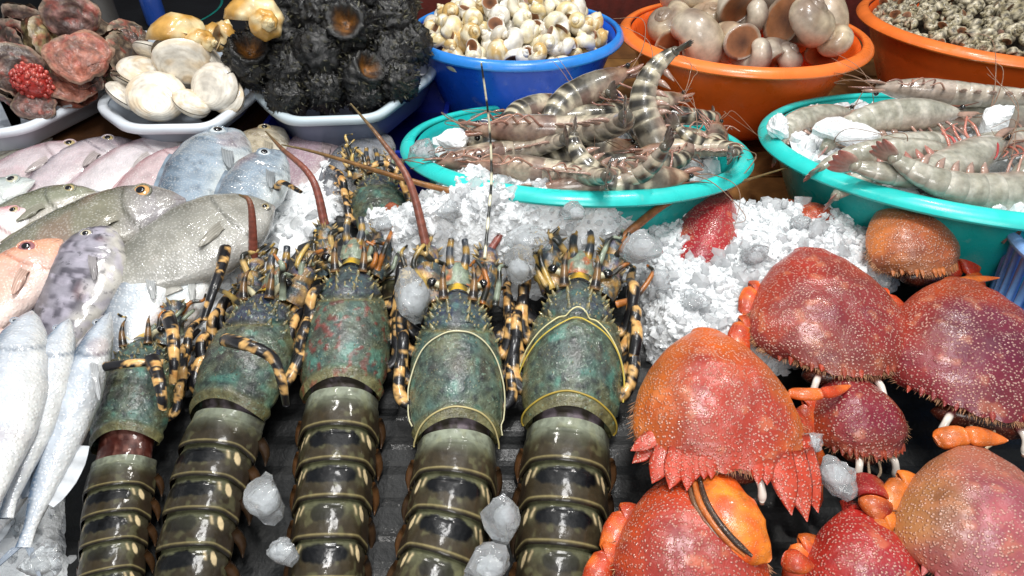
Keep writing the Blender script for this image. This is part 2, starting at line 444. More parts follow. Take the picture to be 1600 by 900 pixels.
# what the trays stand on: a bamboo crate and a blue plastic crate
bx0, bx1, by0, by1 = -0.95, -0.42, 0.875, 1.25
crate = thing("bamboo_crate", "yellow brown slatted bamboo crate under the white trays", "crate", Matrix.Translation((0, 0, 0)))
V, F = boxv(bx0 + 0.01, bx1 - 0.01, by0 + 0.008, by1, COUNTER_Z + 0.002, 0.012); obj("core", V, F, M_WOOD, crate, hx('#4a2c12'), False)
slv, slf = tube([(0, 0, COUNTER_Z + 0.002), (0, 0, 0.015)], 0.0042, 7)
slm = mesh("slat", slv, slf, M_WOOD, hx('#b9812f'))
x = bx0
while x < bx1:
    o = bpy.data.objects.new("slat", slm); COL.objects.link(o); o.parent = crate; o.location = (x, by0 + RNG.uniform(-0.001, 0.001), RNG.uniform(-0.002, 0.002)); x += 0.0112
V, F = boxv(bx0, bx1, by0 - 0.006, by0 - 0.002, -0.03, -0.018); obj("rail", V, F, M_WOOD, crate, hx('#8a5a22'), False)
bc = thing("plastic_crate", "blue plastic crate under the tray of black shells", "crate", Matrix.Translation((-0.28, 1.06, COUNTER_Z)))
for n_, b_ in (("front_wall", (-0.135, 0.17, -0.16, -0.152, 0.0, 0.072)), ("back_wall", (-0.135, 0.17, 0.152, 0.16, 0.0, 0.072)), ("side_wall", (-0.135, -0.127, -0.152, 0.152, 0.0, 0.072)),
               ("side_wall", (0.162, 0.17, -0.152, 0.152, 0.0, 0.072)), ("bottom", (-0.127, 0.162, -0.152, 0.152, 0.0, 0.006))):
    V, F = boxv(*b_); obj(n_, V, F, M_PLAST, bc, hx('#1d2f9a'), False)
# dim things behind the trays
tb = bowl("dark teal basin in the shade behind the brown scallops", (-1.12, 1.74, -0.025), 0.36, 0.045, 0.28, hx('#0c5a52'), 0.015, 0, 0, hx('#128076'), 9)
gp = tag(obj("post", *tube([(-0.93, 1.52, COUNTER_Z), (-0.93, 1.52, 0.9)], 0.035, 12), M_WALL, None, hx('#3a3836')), "dark grey stall post behind the white clams", "post")
bl_ = thing("bottle", "small blue bottle in the shade behind the yellow conch shells", "bottle", Matrix.Translation((-0.86, 1.62, -0.02)))
obj("body", *lathe([(0.001, 0), (0.022, 0), (0.024, 0.01), (0.024, 0.085), (0.012, 0.105), (0.012, 0.112), (0.001, 0.112)], 24), M_PLAST, bl_, hx('#24489a'))
obj("cap", *lathe([(0.013, 0.106), (0.013, 0.124), (0.001, 0.125)], 20), M_PLAST, bl_, hx('#b8c0c8'))
# ------------------------------------------------------------------ spiny lobsters
LW = prof([(0, .041), (.12, .046), (.3, .050), (.5, .0495), (.62, .046), (.75, .041), (.88, .035), (1, .026)], 0.05)
LH = prof([(0, .056), (.12, .063), (.3, .068), (.5, .069), (.62, .066), (.78, .062), (.9, .054), (1, .043)], 0.05)
LC = 0.150
ZC = 0.024
def lob_surf(phi, t, lift=0.0):
    """carapace surface in the lobster's own frame: head at +Y, belly at z = 0"""
    w = LW(t); h = LH(t)
    yy = LC * t - 0.010 * np.sin(phi) ** 2 * (1 - t) ** 2 - 0.012 * (1 - np.cos(phi)) * ss(0.6, 1.0, t)
    g = 0.585 + 0.14 * (np.abs(phi) / 1.2) ** 2
    dent = -0.0048 * np.exp(-((t - g) / 0.022) ** 2) * ss(2.0, 1.0, np.abs(phi))
    rim = 0.0022 * np.exp(-((t - 0.045) / 0.022) ** 2) - 0.0018 * np.exp(-((t - 0.10) / 0.02) ** 2)
    mid = 0.0022 * np.exp(-(phi / 0.28) ** 2) * ss(0.62, 0.7, t) * ss(1.02, 0.9, t)
    d = dent + rim + mid + lift
    x = (w + d) * np.sin(phi) * (1 - 0.06 * np.abs(np.cos(phi)))
    z = np.where(np.cos(phi) > 0, ZC + (h - ZC + d) * np.cos(phi), ZC + (0.020 + d) * np.cos(phi))
    return np.stack([x, yy, z], -1)

def lobster(label, mtx, S=1.0, kv=1.6, kl=0.0, seed=0, pal=None, antennae=(), antennules=(), legs_extra=(), legs=True, gap=0.0, nseg=6, tone=1.0, redspeck=0.0, head=True, head_purple=0.8):
    root = thing("spiny_lobster", label, "lobster", mtx, "spiny lobsters lying side by side")
    inv = root.matrix_world.inverted()
    rn = np.random.RandomState(100 + seed)
    TEAL, OLIVE, DKB, PURP = hx('#415a54'), hx('#5d6048'), hx('#20272c'), hx('#363850')
    YEL, ORA, CREAM = hx('#c79a3e'), hx('#b5652c'), hx('#d8b98a')
    # carapace
    nu, nv = 96, 90
    ph = np.linspace(-2.2, 2.2, nu)[:, None] * np.ones((1, nv)); t = np.ones((nu, 1)) * np.linspace(0, 1, nv)[None, :]
    P = lob_surf(ph, t)
    n1 = fbm(P, 55, seed, 3); n2 = fbm(P, 160, seed + 5, 2); n3 = noise(P, 90, seed + 9)
    rough = 0.0011 * np.clip(n2, 0, 1) * ss(0.1, 0.2, t) + 0.0012 * n1 * ss(0.5, 0.7, t)
    nrm = np.stack([np.sin(ph), 0 * ph, np.cos(ph)], -1)
    P = P + nrm * rough[..., None]
    c = mixc(TEAL, OLIVE, 0.45 + 0.6 * n1)
    c = mixc(c, DKB, ss(0.15, 0.7, n2) * 0.75)
    c = mixc(c, hx('#4f8a7c'), ss(0.25, 0.7, n3) * 0.55)
    for bx_, by_ in ((0.0, 0.30), (-0.55, 0.32), (0.55, 0.32)):
        c = mixc(c, hx('#3a3230'), 0.7 * np.exp(-(((ph - bx_) / 0.2) ** 2 + ((t - by_) / 0.09) ** 2)))
    g = 0.585 + 0.14 * (np.abs(ph) / 1.2) ** 2
    c = mixc(c, PURP * 0.9, ss(-0.02, 0.05, t - g) * head_purple * (0.7 + 0.3 * n1))
    c = mixc(c, hx('#26324a'), ss(0.0, 0.05, t - g) * ss(0.2, 0.6, n2) * 0.8)
    c = mixc(c, hx('#8a7a44'), np.exp(-((t - g + 0.015) / 0.02) ** 2) * 0.55 * ss(1.5, 0.7, np.abs(ph)))
    c = mixc(c, hx('#6a6440'), ss(0.10, 0.03, t) * 0.85)
    c = mixc(c, YEL * 0.8, ss(0.86, 0.98, t) * ss(0.3, 0.8, np.abs(ph)) * 0.75)
    c = mixc(c, hx('#7d7848'), ss(0.9, 1.4, np.abs(ph)) * 0.5 * (0.6 + 0.5 * n1))
    if redspeck: c = mixc(c, hx('#8a3a30'), ss(0.25, 0.5, n2) * redspeck * ss(0.6, 0.5, t))
    obj("carapace", P, grid_faces(nu, nv), M_LOB, root, c * tone)
    # spines, too small to pick apart
    mb = MB(); k = 0
    spots = [(s * (0.22 + 0.05 * i), 0.66 + 0.075 * i, 0.0032, 0.008) for i in range(4) for s in (-1, 1)]
    spots += [(s * 0.75, 0.64 + 0.09 * i, 0.0035, 0.009) for i in range(4) for s in (-1, 1)]
    spots += [(s * 1.15, 0.6 + 0.1 * i, 0.003, 0.007) for i in range(4) for s in (-1, 1)]
    for i in range(150): 
        tt = rn.uniform(0.13, 0.95); spots.append((rn.uniform(-1.35, 1.35), tt, 0.0013 + 0.0010 * tt, 0.0018 + 0.0035 * max(0, tt - 0.4)))
    for phi_, t_, r_, h_ in spots:
        p = lob_surf(np.array(phi_), np.array(t_)); d = np.array([math.sin(phi_), 0.8, math.cos(phi_)])
        V, F = cone(p - d * 0.0008, d, r_, h_, 6)
        cc = tube_cols(4, 6, lambda q: mixc(hx('#3a4a44'), hx('#b0995a'), q * (0.4 + 0.6 * (t_ > 0.55))))
        mb.add(V, F, cc * tone)
    s_ = mb.build("spines", M_LOB, root); s_['kind'] = 'stuff'
    # tail
    def bend(P):
        P = np.array(P, float); yv = np.minimum(P[..., 1], 0); rest = P[..., 1] - yv
        x = P[..., 0]; z = P[..., 2]
        # sideways
        if abs(kl) > 1e-6:
            a = kl * yv; cx = -(1 - np.cos(a)) / kl; cy = np.sin(a) / kl
            x, yv = cx + x * np.cos(a), cy + x * np.sin(a)
        a = kv * yv
        ny = np.sin(a) / kv + (z) * np.sin(a); nz_ = -(1 - np.cos(a)) / kv + z * np.cos(a)
        return np.stack([x, ny + rest, nz_], -1)
    pit = 0.0305
    g0 = gap + 0.001
    # collar of skin between carapace and tail
    nu, nv = 48, 14
    ph = np.linspace(-1.9, 1.9, nu)[:, None] * np.ones((1, nv)); yv = np.ones((nu, 1)) * np.linspace(0.014, -0.022 - g0, nv)[None, :]
    q = (yv - 0.014) / (-0.036 - g0)
    ww = 0.0368 - 0.004 * np.sin(q * np.pi); hh = 0.0505 - 0.006 * np.sin(q * np.pi) + 0.0006 * np.sin(q * 30)
    P = np.stack([ww * np.sin(ph), yv, ZC + (hh - ZC) * np.cos(ph)], -1)
    cc = mixc(hx('#3d382f'), hx('#756a70'), ss(-0.2, 0.6, fbm(P, 120, seed + 3)))
    if gap > 0: cc = mixc(hx('#431d16'), hx('#7a5046'), ss(-0.2, 0.7, fbm(P, 150, seed + 3)))
    obj("collar", bend(P), grid_faces(nu, nv), M_LOBTAIL, root, cc * tone)
    for i in range(nseg):
        y0 = -0.008 - g0 - pit * i; ln = pit * 1.22
        wk = 0.0375 * (1 - 0.042 * i); hk = 0.0545 * (1 - 0.045 * i)
        nu, nv = 110, 34
        ph = np.linspace(-2.05, 2.05, nu)[:, None] * np.ones((1, nv)); v = np.ones((nu, 1)) * np.linspace(0, 1, nv)[None, :]
        step = -0.0015 * ss(0.30, 0.20, v) - 0.0008 * np.exp(-((v - 0.31) / 0.03) ** 2)
        bul = 0.0004 * np.sin(np.clip((v - 0.3) / 0.7, 0, 1) * np.pi) + 0.0010 * ss(0.3, 0.95, v) - 0.0010 * ss(0.96, 1.0, v)
        d = step + bul + 0.0004 * fbm(np.stack([ph * 0.03, v * 0.03 + i, 0 * v], -1), 120, seed)
        ap = np.abs(ph)
        flare = 0.004 * ss(1.2, 1.9, ap) 
        yl = y0 - ln * v - 0.010 * ss(0.9, 2.0, ap) * v - 0.002 * np.cos(ph * 1.5) * 0
        x = (wk + d + flare) * np.sin(ph) * (1 + 0.0 * v)
        z = np.where(np.cos(ph) > 0, ZC * 0.9 + (hk - ZC * 0.9 + d) * np.cos(ph), ZC * 0.9 + 0.018 * np.cos(ph))
        P = np.stack([x, yl, z], -1)
        nn = fbm(P, 70, seed + i, 3); nb = fbm(P, 200, seed + 20 + i, 2)
        LTO, BRN, NAV = hx('#5c5d46'), hx('#372f21'), hx('#06070a')
        c = mixc(LTO, BRN, ss(0.12, 0.75, v + 0.15 * nn))
        if i == 0: c = mixc(c, hx('#8a9180'), ss(0.55, 0.1, v) * 0.8)
        sk = (0.62, 0.82, 0.80, 0.5, 0.75, 0.6)[i] * (1 + 0.1 * nn)
        rr_ = (np.abs(ph) / sk) ** 4 + ((v - 0.46 + 0.05 * nb) / 0.205) ** 2; band = ss(1.15, 0.6, rr_ + 0.14 * nn)
        amt = (0.35, 1.0, 1.0, 0.7, 1.0, 0.9)[i]
        c = mixc(c, NAV, band * amt)
        c = mixc(c, hx('#2a201a'), ss(0.95, 1.4, ap) * 0.7); c = mixc(c, BRN * 0.7, ss(0.1, 0.6, nb) * 0.35 * (1 - band)); c = mixc(c, hx('#7c7c58'), ss(0.3, 0.6, fbm(P, 130, seed + 50 + i, 2)) * 0.25 * (1 - band))
        # cream slashes
        s1 = np.exp(-((ap - (0.86 + 0.35 * (v - 0.35))) / 0.045) ** 2) * ss(0.25, 0.30, v) * ss(0.52, 0.44, v)
        s2 = ss(1.3, 0.7, ((ap - (1.14 + 0.30 * (v - 0.35))) / 0.11) ** 2 + ((v - 0.42) / 0.15) ** 2)
        if i >= 1: c = mixc(c, hx('#e6cfa2'), np.clip(0.75 * s1 + s2, 0, 1) * 0.95)
        c = mixc(c, hx('#1a150e'), ss(0.945, 0.975, v) * 0.9)
        c = mixc(c, hx('#a89a6a'), np.exp(-((v - 0.915) / 0.018) ** 2) * 0.6)
        o = obj("tail_segment", bend(P), grid_faces(nu, nv), M_LOBTAIL, root, c * tone)
        # side spike under each segment
        for s in (-1, 1):
            p0 = np.array([s * (wk + 0.001), y0 - ln * 0.55, ZC * 0.75]); p1 = p0 + np.array([s * 0.005, -0.010, -0.010]); p2 = p0 + np.array([s * 0.004, -0.022, -0.016])
            V, F = tube(bend(resample([p0, p1, p2], 6)), [0.006, 0.006, 0.005, 0.004, 0.0022, 0.0004], 7)
            obj("side_spike", V, F, M_LOBTAIL, o, mixc(hx('#33261a'), hx('#5a3c22'), rn.rand()) * tone)
    # underside so that the body is closed
    yv = np.linspace(0.13, -0.02 - pit * nseg - g0, 24)
    V, F = tube(bend(np.stack([0 * yv, yv, 0 * yv + 0.016], -1)), 0.030, 12, 0.5); obj("underside", V, F, M_LEG, root, hx('#33231a'))
    # tail fan
    yb = -0.008 - g0 - pit * nseg
    for a in (-0.62, -0.3, 0, 0.3, 0.62):
        L_ = 0.055; n = 8
        ys = np.linspace(0, 1, n); wdt = 0.013 * np.sin(np.clip(ys * 0.75 + 0.2, 0, 1) * np.pi) + 0.003
        VV = []; 
        for q, wq in zip(ys, wdt):
            for s in (-1, -0.5, 0, 0.5, 1):
                lx = s * wq; ly = -L_ * q
                VV.append((lx * math.cos(a) - ly * math.sin(a), yb + lx * math.sin(a) + ly * math.cos(a), 0.026 - 0.012 * q + 0.002 * (1 - s * s)))
        obj("tail_fin", bend(np.array(VV)), grid_faces(n, 5), M_LOBTAIL, root, hx('#4a4630') * tone)
    if not head: return root
    # head: horns, eyes, plates, feeler bases
    jend = {}
    for s in (-1, 1):
        pts = resample([(s * 0.016, LC - 0.020, 0.054), (s * 0.0175, LC - 0.004, 0.062), (s * 0.017, LC + 0.010, 0.066), (s * 0.0155, LC + 0.022, 0.064)], 14)
        V, F = tube(pts, np.linspace(0.0058, 0.0004, 14) ** 1.0, 9)
        obj("horn", V, F, M_LEG, root, tube_cols(14, 9, lambda q: mixc(hx('#7a5a34'), hx('#1e1a18'), ss(0.0, 0.5, np.sin(q * 16)))) * tone)
        e = thing_part("eye", root)
        V, F = tube(resample([(s * 0.012, LC - 0.006, 0.046), (s * 0.020, LC + 0.001, 0.050), (s * 0.027, LC + 0.003, 0.051)], 8), 0.0036, 9); obj("eye_stalk", V, F, M_LEG, e, hx('#c9c2a0'))
        V, F = sphere((s * 0.0295, LC + 0.004, 0.0515), (0.0062, 0.0052, 0.0052)); obj("eyeball", V, F, M_EYE, e, hx('#0b0a0c'))
        # feeler base: three thick spiny joints
        q0 = np.array([s * 0.024, LC - 0.010, 0.030]); dirs = [np.array([s * 0.35, 1, 0.20]), np.array([s * 0.22, 1, 0.25]), np.array([s * -0.05, 1, 0.22])]
        lens = (0.026, 0.026, 0.024); rad = (0.0165, 0.0150, 0.0125)
        p = q0
        for j in range(3):
            d = dirs[j] / np.linalg.norm(dirs[j]); pe = p + d * lens[j]
            pp = resample([p, (p + pe) / 2, pe], 9); rr = rad[j] * np.array([0.86, 0.98, 1.0, 1.0, 1.02, 1.05, 1.06, 0.98, 0.75])
            V, F = tube(pp, rr, 16, 0.85)
            nn = fbm(V, 120, seed + 31 + j); n2_ = fbm(V, 60, seed + 47 + j)
            cc = mixc(hx('#3c4a4e'), hx('#54506a'), ss(-0.2, 0.5, n2_)); cc = mixc(cc, hx('#a87e34'), ss(0.15, 0.5, nn + 0.15 * (j == 0)) * 0.75)
            cc = mixc(cc, hx('#1e2226'), ss(0.2, 0.6, -nn) * 0.7); cc = mixc(cc, hx('#d8b070'), ss(0.45, 0.7, n2_) * 0.7)
            jt = obj("feeler_joint", V, F, M_LOB, root, cc * tone)
            mb = MB()
            for i in range(9):
                a = rn.uniform(-0.6, 3.7); f = rn.uniform(0.25, 0.95); c0 = p + d * lens[j] * f
                sd = np.array([math.cos(a), 0.6, math.sin(a)])
                V, F = cone(c0 + sd * np.array([1, 0, 0.85]) * rad[j] * 0.93, sd, 0.0026, 0.009, 6)
                mb.add(V, F, tube_cols(4, 6, lambda w_: mixc(hx('#3a3c38'), hx('#c9a860'), w_)))
            o = mb.build("spines", M_LEG, jt); o['kind'] = 'stuff'
            p = pe - d * 0.003
        jend[s] = p
    # plates between the feelers
    nu, nv = 14, 12
    U, W = np.meshgrid(np.linspace(-1, 1, nu), np.linspace(0, 1, nv), indexing='ij')
    P = np.stack([U * (0.0125 - 0.002 * W), LC - 0.004 + 0.016 * W - 0.003 * U ** 2, 0.052 - 0.010 * W - 0.004 * U ** 2], -1)
    obj("brow_plate", P, grid_faces(nu, nv), M_LEG, root, mixc(hx('#d2a818'), hx('#7a6a2a'), ss(0.3, 0.9, np.abs(U) + 0.3 * W)) * tone)
    P = np.stack([U * (0.016 - 0.004 * W), LC + 0.010 + 0.030 * W, 0.043 + 0.004 * np.sin(W * 3) - 0.006 * U ** 2], -1)
    obj("snout_plate", P, grid_faces(nu, nv), M_LOB, root, mixc(hx('#7d8a78'), hx('#b0653a'), ss(0.1, 0.6, fbm(P, 130, seed + 61))) * tone)
    for s in (-1, 1):           # small jointed feelers in the middle
        P = resample([(s * 0.007, LC + 0.03, 0.040), (s * 0.010, LC + 0.048, 0.046), (s * 0.008, LC + 0.066, 0.050)], 10)
        V, F = tube(P, [0.0052] * 4 + [0.0045] * 3 + [0.004] * 3, 9)
        obj("small_feeler_joint", V, F, M_LEG, root, tube_cols(10, 9, lambda q: mixc(hx('#3a4048'), hx('#a8843c'), ss(0.3, 0.8, np.sin(q * 11 + s)))) * tone)
    toL = lambda W: np.array([(inv @ Vector(p))[:] for p in W])
    for side, W, r0, col in antennae:
        P = resample(np.concatenate([[jend[side] - [0, 0.004, 0]], toL([at(*w) for w in W])]), 70); n = len(P)
        rr = np.linspace(1, 0.16, n) * r0 / S * (1 + 0.03 * np.sin(np.arange(n) * 2.2))
        V, F = tube(P, rr, 9)
        c0 = hx(col)
        obj("feeler", V, F, M_ANT, root, tube_cols(n, 9, lambda q: mixc(c0, hx('#6b5a34'), ss(0.3, 1.0, q)) * (0.85 + 0.15 * np.sin(q * 140))[:, None]))
    for W, r0 in antennules:
        P = resample(toL([at(*w) for w in W]), 70); n = len(P)
        V, F = tube(P, np.linspace(1, 0.5, n) * r0 / S, 7)
        obj("small_feeler", V, F, M_LEG, root, tube_cols(n, 7, lambda q: mixc(hx('#1c1d18'), hx('#e6dfc0'), ss(-0.1, 0.25, np.sin(q * 44) + 0.7 * q - 0.2))))
    def leg_mesh(P, r0, name="leg"):
        P = resample(P, 56); n = len(P); m = 10
        base = np.linspace(1.0, 0.55, n); rr = r0 * base * (1 + 0.10 * np.abs(np.sin(np.linspace(0, 3.0 * np.pi, n))))
        V, F = tube(P, rr, m, 0.8)
        off = rn.uniform(0, 9, 3)
        nn = noise(V + off, 120, seed + 70) + 0.6 * noise(V + off, 240, seed + 71)
        q = np.concatenate([np.repeat(np.linspace(0, 1, n), m), [0, 1]])
        bandv = np.sin(q * 24 + off[0])
        cc = mixc(hx('#131216'), hx('#dcae6c'), ss(0.10, 0.30, nn * 0.9 + 0.28 * bandv)); cc = mixc(cc, hx('#b8742e'), ss(0.55, 0.95, nn + 0.2 * bandv) * 0.6)
        obj(name, V, F, M_LEG, root, cc)
    if legs:
        for s in (-1, 1):
            for i, y0 in enumerate((0.028, 0.055, 0.082, 0.106)):
                j = rn.uniform(-1, 1, 6)
                leg_mesh([(s * 0.030, y0, 0.014), (s * (0.054 + 0.003 * j[0]), y0 + 0.006, 0.024 + 0.005 * j[1]), (s * (0.060 + 0.003 * j[2]), y0 + 0.034, 0.034 + 0.006 * j[3] + 0.003 * i),
                          (s * (0.060 + 0.004 * j[4]), y0 + 0.066, 0.026 + 0.005 * j[5]), (s * (0.064 + 0.006 * j[0]), y0 + 0.092, 0.012)], 0.0072)
    # thin tangled mouth legs and small feeler branches round the head
    for i in range(12):
        s = 1 if i % 2 else -1; b = np.array([s * rn.uniform(0.012, 0.045), LC + rn.uniform(-0.02, 0.035), rn.uniform(0.02, 0.045)])
        d1 = np.array([s * rn.uniform(0.0, 0.02), rn.uniform(0.0, 0.025), rn.uniform(0.008, 0.024)]); d2 = d1 + np.array([s * rn.uniform(-0.015, 0.02), rn.uniform(0.0, 0.03), rn.uniform(-0.012, 0.012)])
        P = resample([b, b + d1, b + d2, b + d2 + rn.uniform(-0.012, 0.012, 3)], 18); V, F = tube(P, np.linspace(0.0042, 0.0014, 18), 7)
        q = np.concatenate([np.repeat(np.linspace(0, 1, 18), 7), [0, 1]])
        obj("mouth_leg", V, F, M_LEG, root, mixc(hx('#23241f'), hx(('#b89a52', '#8f9a86', '#c8a86a', '#a8672c')[i % 4]), ss(0.0, 0.4, np.sin(q * 13 + i) + 0.3)))
    for W, r0 in legs_extra:
        leg_mesh(toL([at(*w) for w in W]), r0 / S)
    return root
def thing_part(name, parent):
    o = bpy.data.objects.new(name, None); COL.objects.link(o); o.parent = parent; o.empty_display_size = 0.005; return o

def lob_place(rear, head, S, roll=0.0, zr=0.0, tilt=13.0, maxr=1.22):
    """rear = pixel of the middle of the carapace's rear edge (top), head = pixel between the eyes; the bed's slope sets the tilt"""
    p = at(rear[0], rear[1], zr); tt = math.tan(math.radians(tilt)); best = None
    for z in np.linspace(zr - 0.03, zr + 0.14, 600):
        q = at(head[0], head[1], z); d = abs((z - zr) - tt * math.hypot(*(q - p)[:2]))
        if best is None or d < best[0]: best = (d, q)
    q = best[1]; sy = np.clip(np.linalg.norm(q - p) / (LC * S), 0.85, maxr)
    return frame_y(p, q - p, (0, 0, 1), roll) @ Matrix.Diagonal((S, S * sy, S, 1)) @ Matrix.Translation((0, 0, -0.056))

l5 = lobster("largest green spiny lobster with bent yellow string across its back, beside the red crabs", lob_place((893, 634), (907, 425), 0.99, 0.03, -0.003), 0.99, 1.0, -0.1, 5,
    antennae=[(-1, [(805, 326, 0.06), (650, 285, 0.075), (500, 240, 0.085), (440, 226, 0.09)], 0.0056, '#96602c'), (1, [(1040, 318, 0.06), (1100, 298, 0.06), (1150, 286, 0.06), (1230, 262, 0.06)], 0.0056, '#966038')], tone=1.0, head_purple=0.6)
l4 = lobster("bluish green spiny lobster tied with a thin cream loop, second from the crabs", lob_place((716, 652), (716, 443), 0.92, 0.10, -0.004), 0.92, 1.0, 2.5, 4,
    antennae=[(-1, [(640, 285, 0.10), (595, 218, 0.13), (548, 162, 0.15)], 0.0056, '#8a5040'), (1, [(800, 345, 0.05), (840, 326, 0.05), (880, 325, 0.05), (900, 325, 0.05)], 0.0046, '#8a4a40')],
    antennules=[([(757, 405, 0.05), (764, 330, 0.08), (768, 270, 0.11), (764, 190, 0.16), (752, 98, 0.22)], 0.0019)], tone=1.08)
l3 = lobster("middle spiny lobster with reddish speckles on its green back and no string", lob_place((529, 588), (547, 402), 0.90, 0.06, -0.003), 0.90, 1.0, 0.2, 3,
    antennae=[(-1, [(488, 280, 0.085), (440, 232, 0.10), (415, 205, 0.105)], 0.0056, '#86493c'), (1, [(610, 322, 0.04), (640, 335, 0.03), (690, 331, 0.03)], 0.006, '#a85a3c')], redspeck=0.5, tone=1.0)
l2 = lobster("dark purplish spiny lobster twisted to its side with a leg folded over it", lob_place((333, 622), (408, 446), 0.93, -0.22, -0.006), 0.93, 1.0, -0.9, 2,
    antennae=[(-1, [(392, 322, 0.082), (374, 304, 0.088)], 0.0058, '#8a4a3c')],
    legs_extra=[([(352, 531, 0.045), (375, 536, 0.055), (402, 545, 0.055), (428, 562, 0.045), (441, 598, 0.03), (447, 632, 0.005)], 0.0066),
                ([(352, 388, 0.05), (345, 420, 0.05), (331, 460, 0.045), (318, 500, 0.03)], 0.0066),
                ([(262, 492, 0.03), (270, 520, 0.03), (272, 560, 0.02), (270, 600, 0.0)], 0.0068)], tone=0.82, head_purple=1.0, legs=True)
l1 = lobster("smallest spiny lobster, next to the white fish, with a gap behind its carapace", lob_place((180, 672), (215, 520), 0.72, -0.05, -0.020), 0.72, 1.0, -0.4, 1,
    legs_extra=[([(98, 606, 0.01), (104, 592, 0.018), (130, 580, 0.02), (170, 572, 0.022), (215, 567, 0.022), (255, 566, 0.015)], 0.0058),
                ([(236, 560, 0.02), (246, 585, 0.02), (252, 612, 0.015), (254, 640, 0.0)], 0.0066)], gap=0.022, tone=0.92, head=True, legs=True, head_purple=0.2)
l6 = lobster("half hidden spiny lobster lying behind the heads of the others", frame_y(at(600, 388, -0.030), (-0.30, 0.95, 0.16), (0.1, 0, 1), 0.25) @ Matrix.Scale(0.78, 4), 0.78, 1.5, 0.2, 6, tone=0.9,
    legs_extra=[([(640, 310, 0.02), (622, 270, 0.05), (600, 255, 0.06), (575, 262, 0.06)], 0.006), ([(430, 300, 0.03), (440, 285, 0.05), (470, 300, 0.05)], 0.005)])

# string and rubber bands on two lobsters: things of their own, lying on the shells
def band(label, lob, pts, r=0.0009, col='#cfc08a', lift=0.0016):
    """pts = (phi, t) on the carapace"""
    ph = resample([(p[0], p[1], 0) for p in pts], 60)
    P = lob_surf(ph[:, 0], np.clip(ph[:, 1], -0.05, 1.0), lift)
    V, F = tube(P + 0.0006 * np.stack([noise(P, 60, k) for k in range(3)], -1), r * 0.75, 6)
    o = obj("string_tie", V, F, M_BAND, None, hx(col)); o.matrix_world = lob.matrix_world.copy()
    return tag(o, label, "string")
band("thin yellow string bent to a point across the largest lobster, upper strand", l5, [(-1.5, 0.36), (-0.75, 0.50), (-0.25, 0.60), (0.0, 0.645), (0.25, 0.60), (0.75, 0.49), (1.5, 0.30)], 0.0010, '#d8cf9a', 0.003)
band("thin yellow string bent to a point across the largest lobster, lower strand", l5, [(-1.5, 0.30), (-0.75, 0.44), (-0.2, 0.535), (0.0, 0.565), (0.2, 0.54), (0.75, 0.47), (1.2, 0.36), (1.5, 0.2)], 0.0011, '#c9b24a', 0.003)
band("dull yellow band around the rear edge of the largest lobster's carapace", l5, [(-1.7, 0.02), (-1.0, 0.055), (0, 0.075), (1.0, 0.055), (1.7, 0.02)], 0.0013, '#a8903a', 0.001)
band("cream string looped over the bluish lobster's back", l4, [(-1.7, 0.1), (-1.35, 0.30), (-0.9, 0.46), (-0.4, 0.535), (0.0, 0.55), (0.4, 0.535), (0.9, 0.44), (1.35, 0.26), (1.7, 0.05)], 0.0011, '#cfc9a4', 0.002)
band("cream string around the rear edge of the bluish lobster's carapace", l4, [(-1.6, -0.02), (-0.9, 0.03), (0, 0.05), (0.9, 0.03), (1.6, -0.03)], 0.0012, '#b9ab78', 0.001)
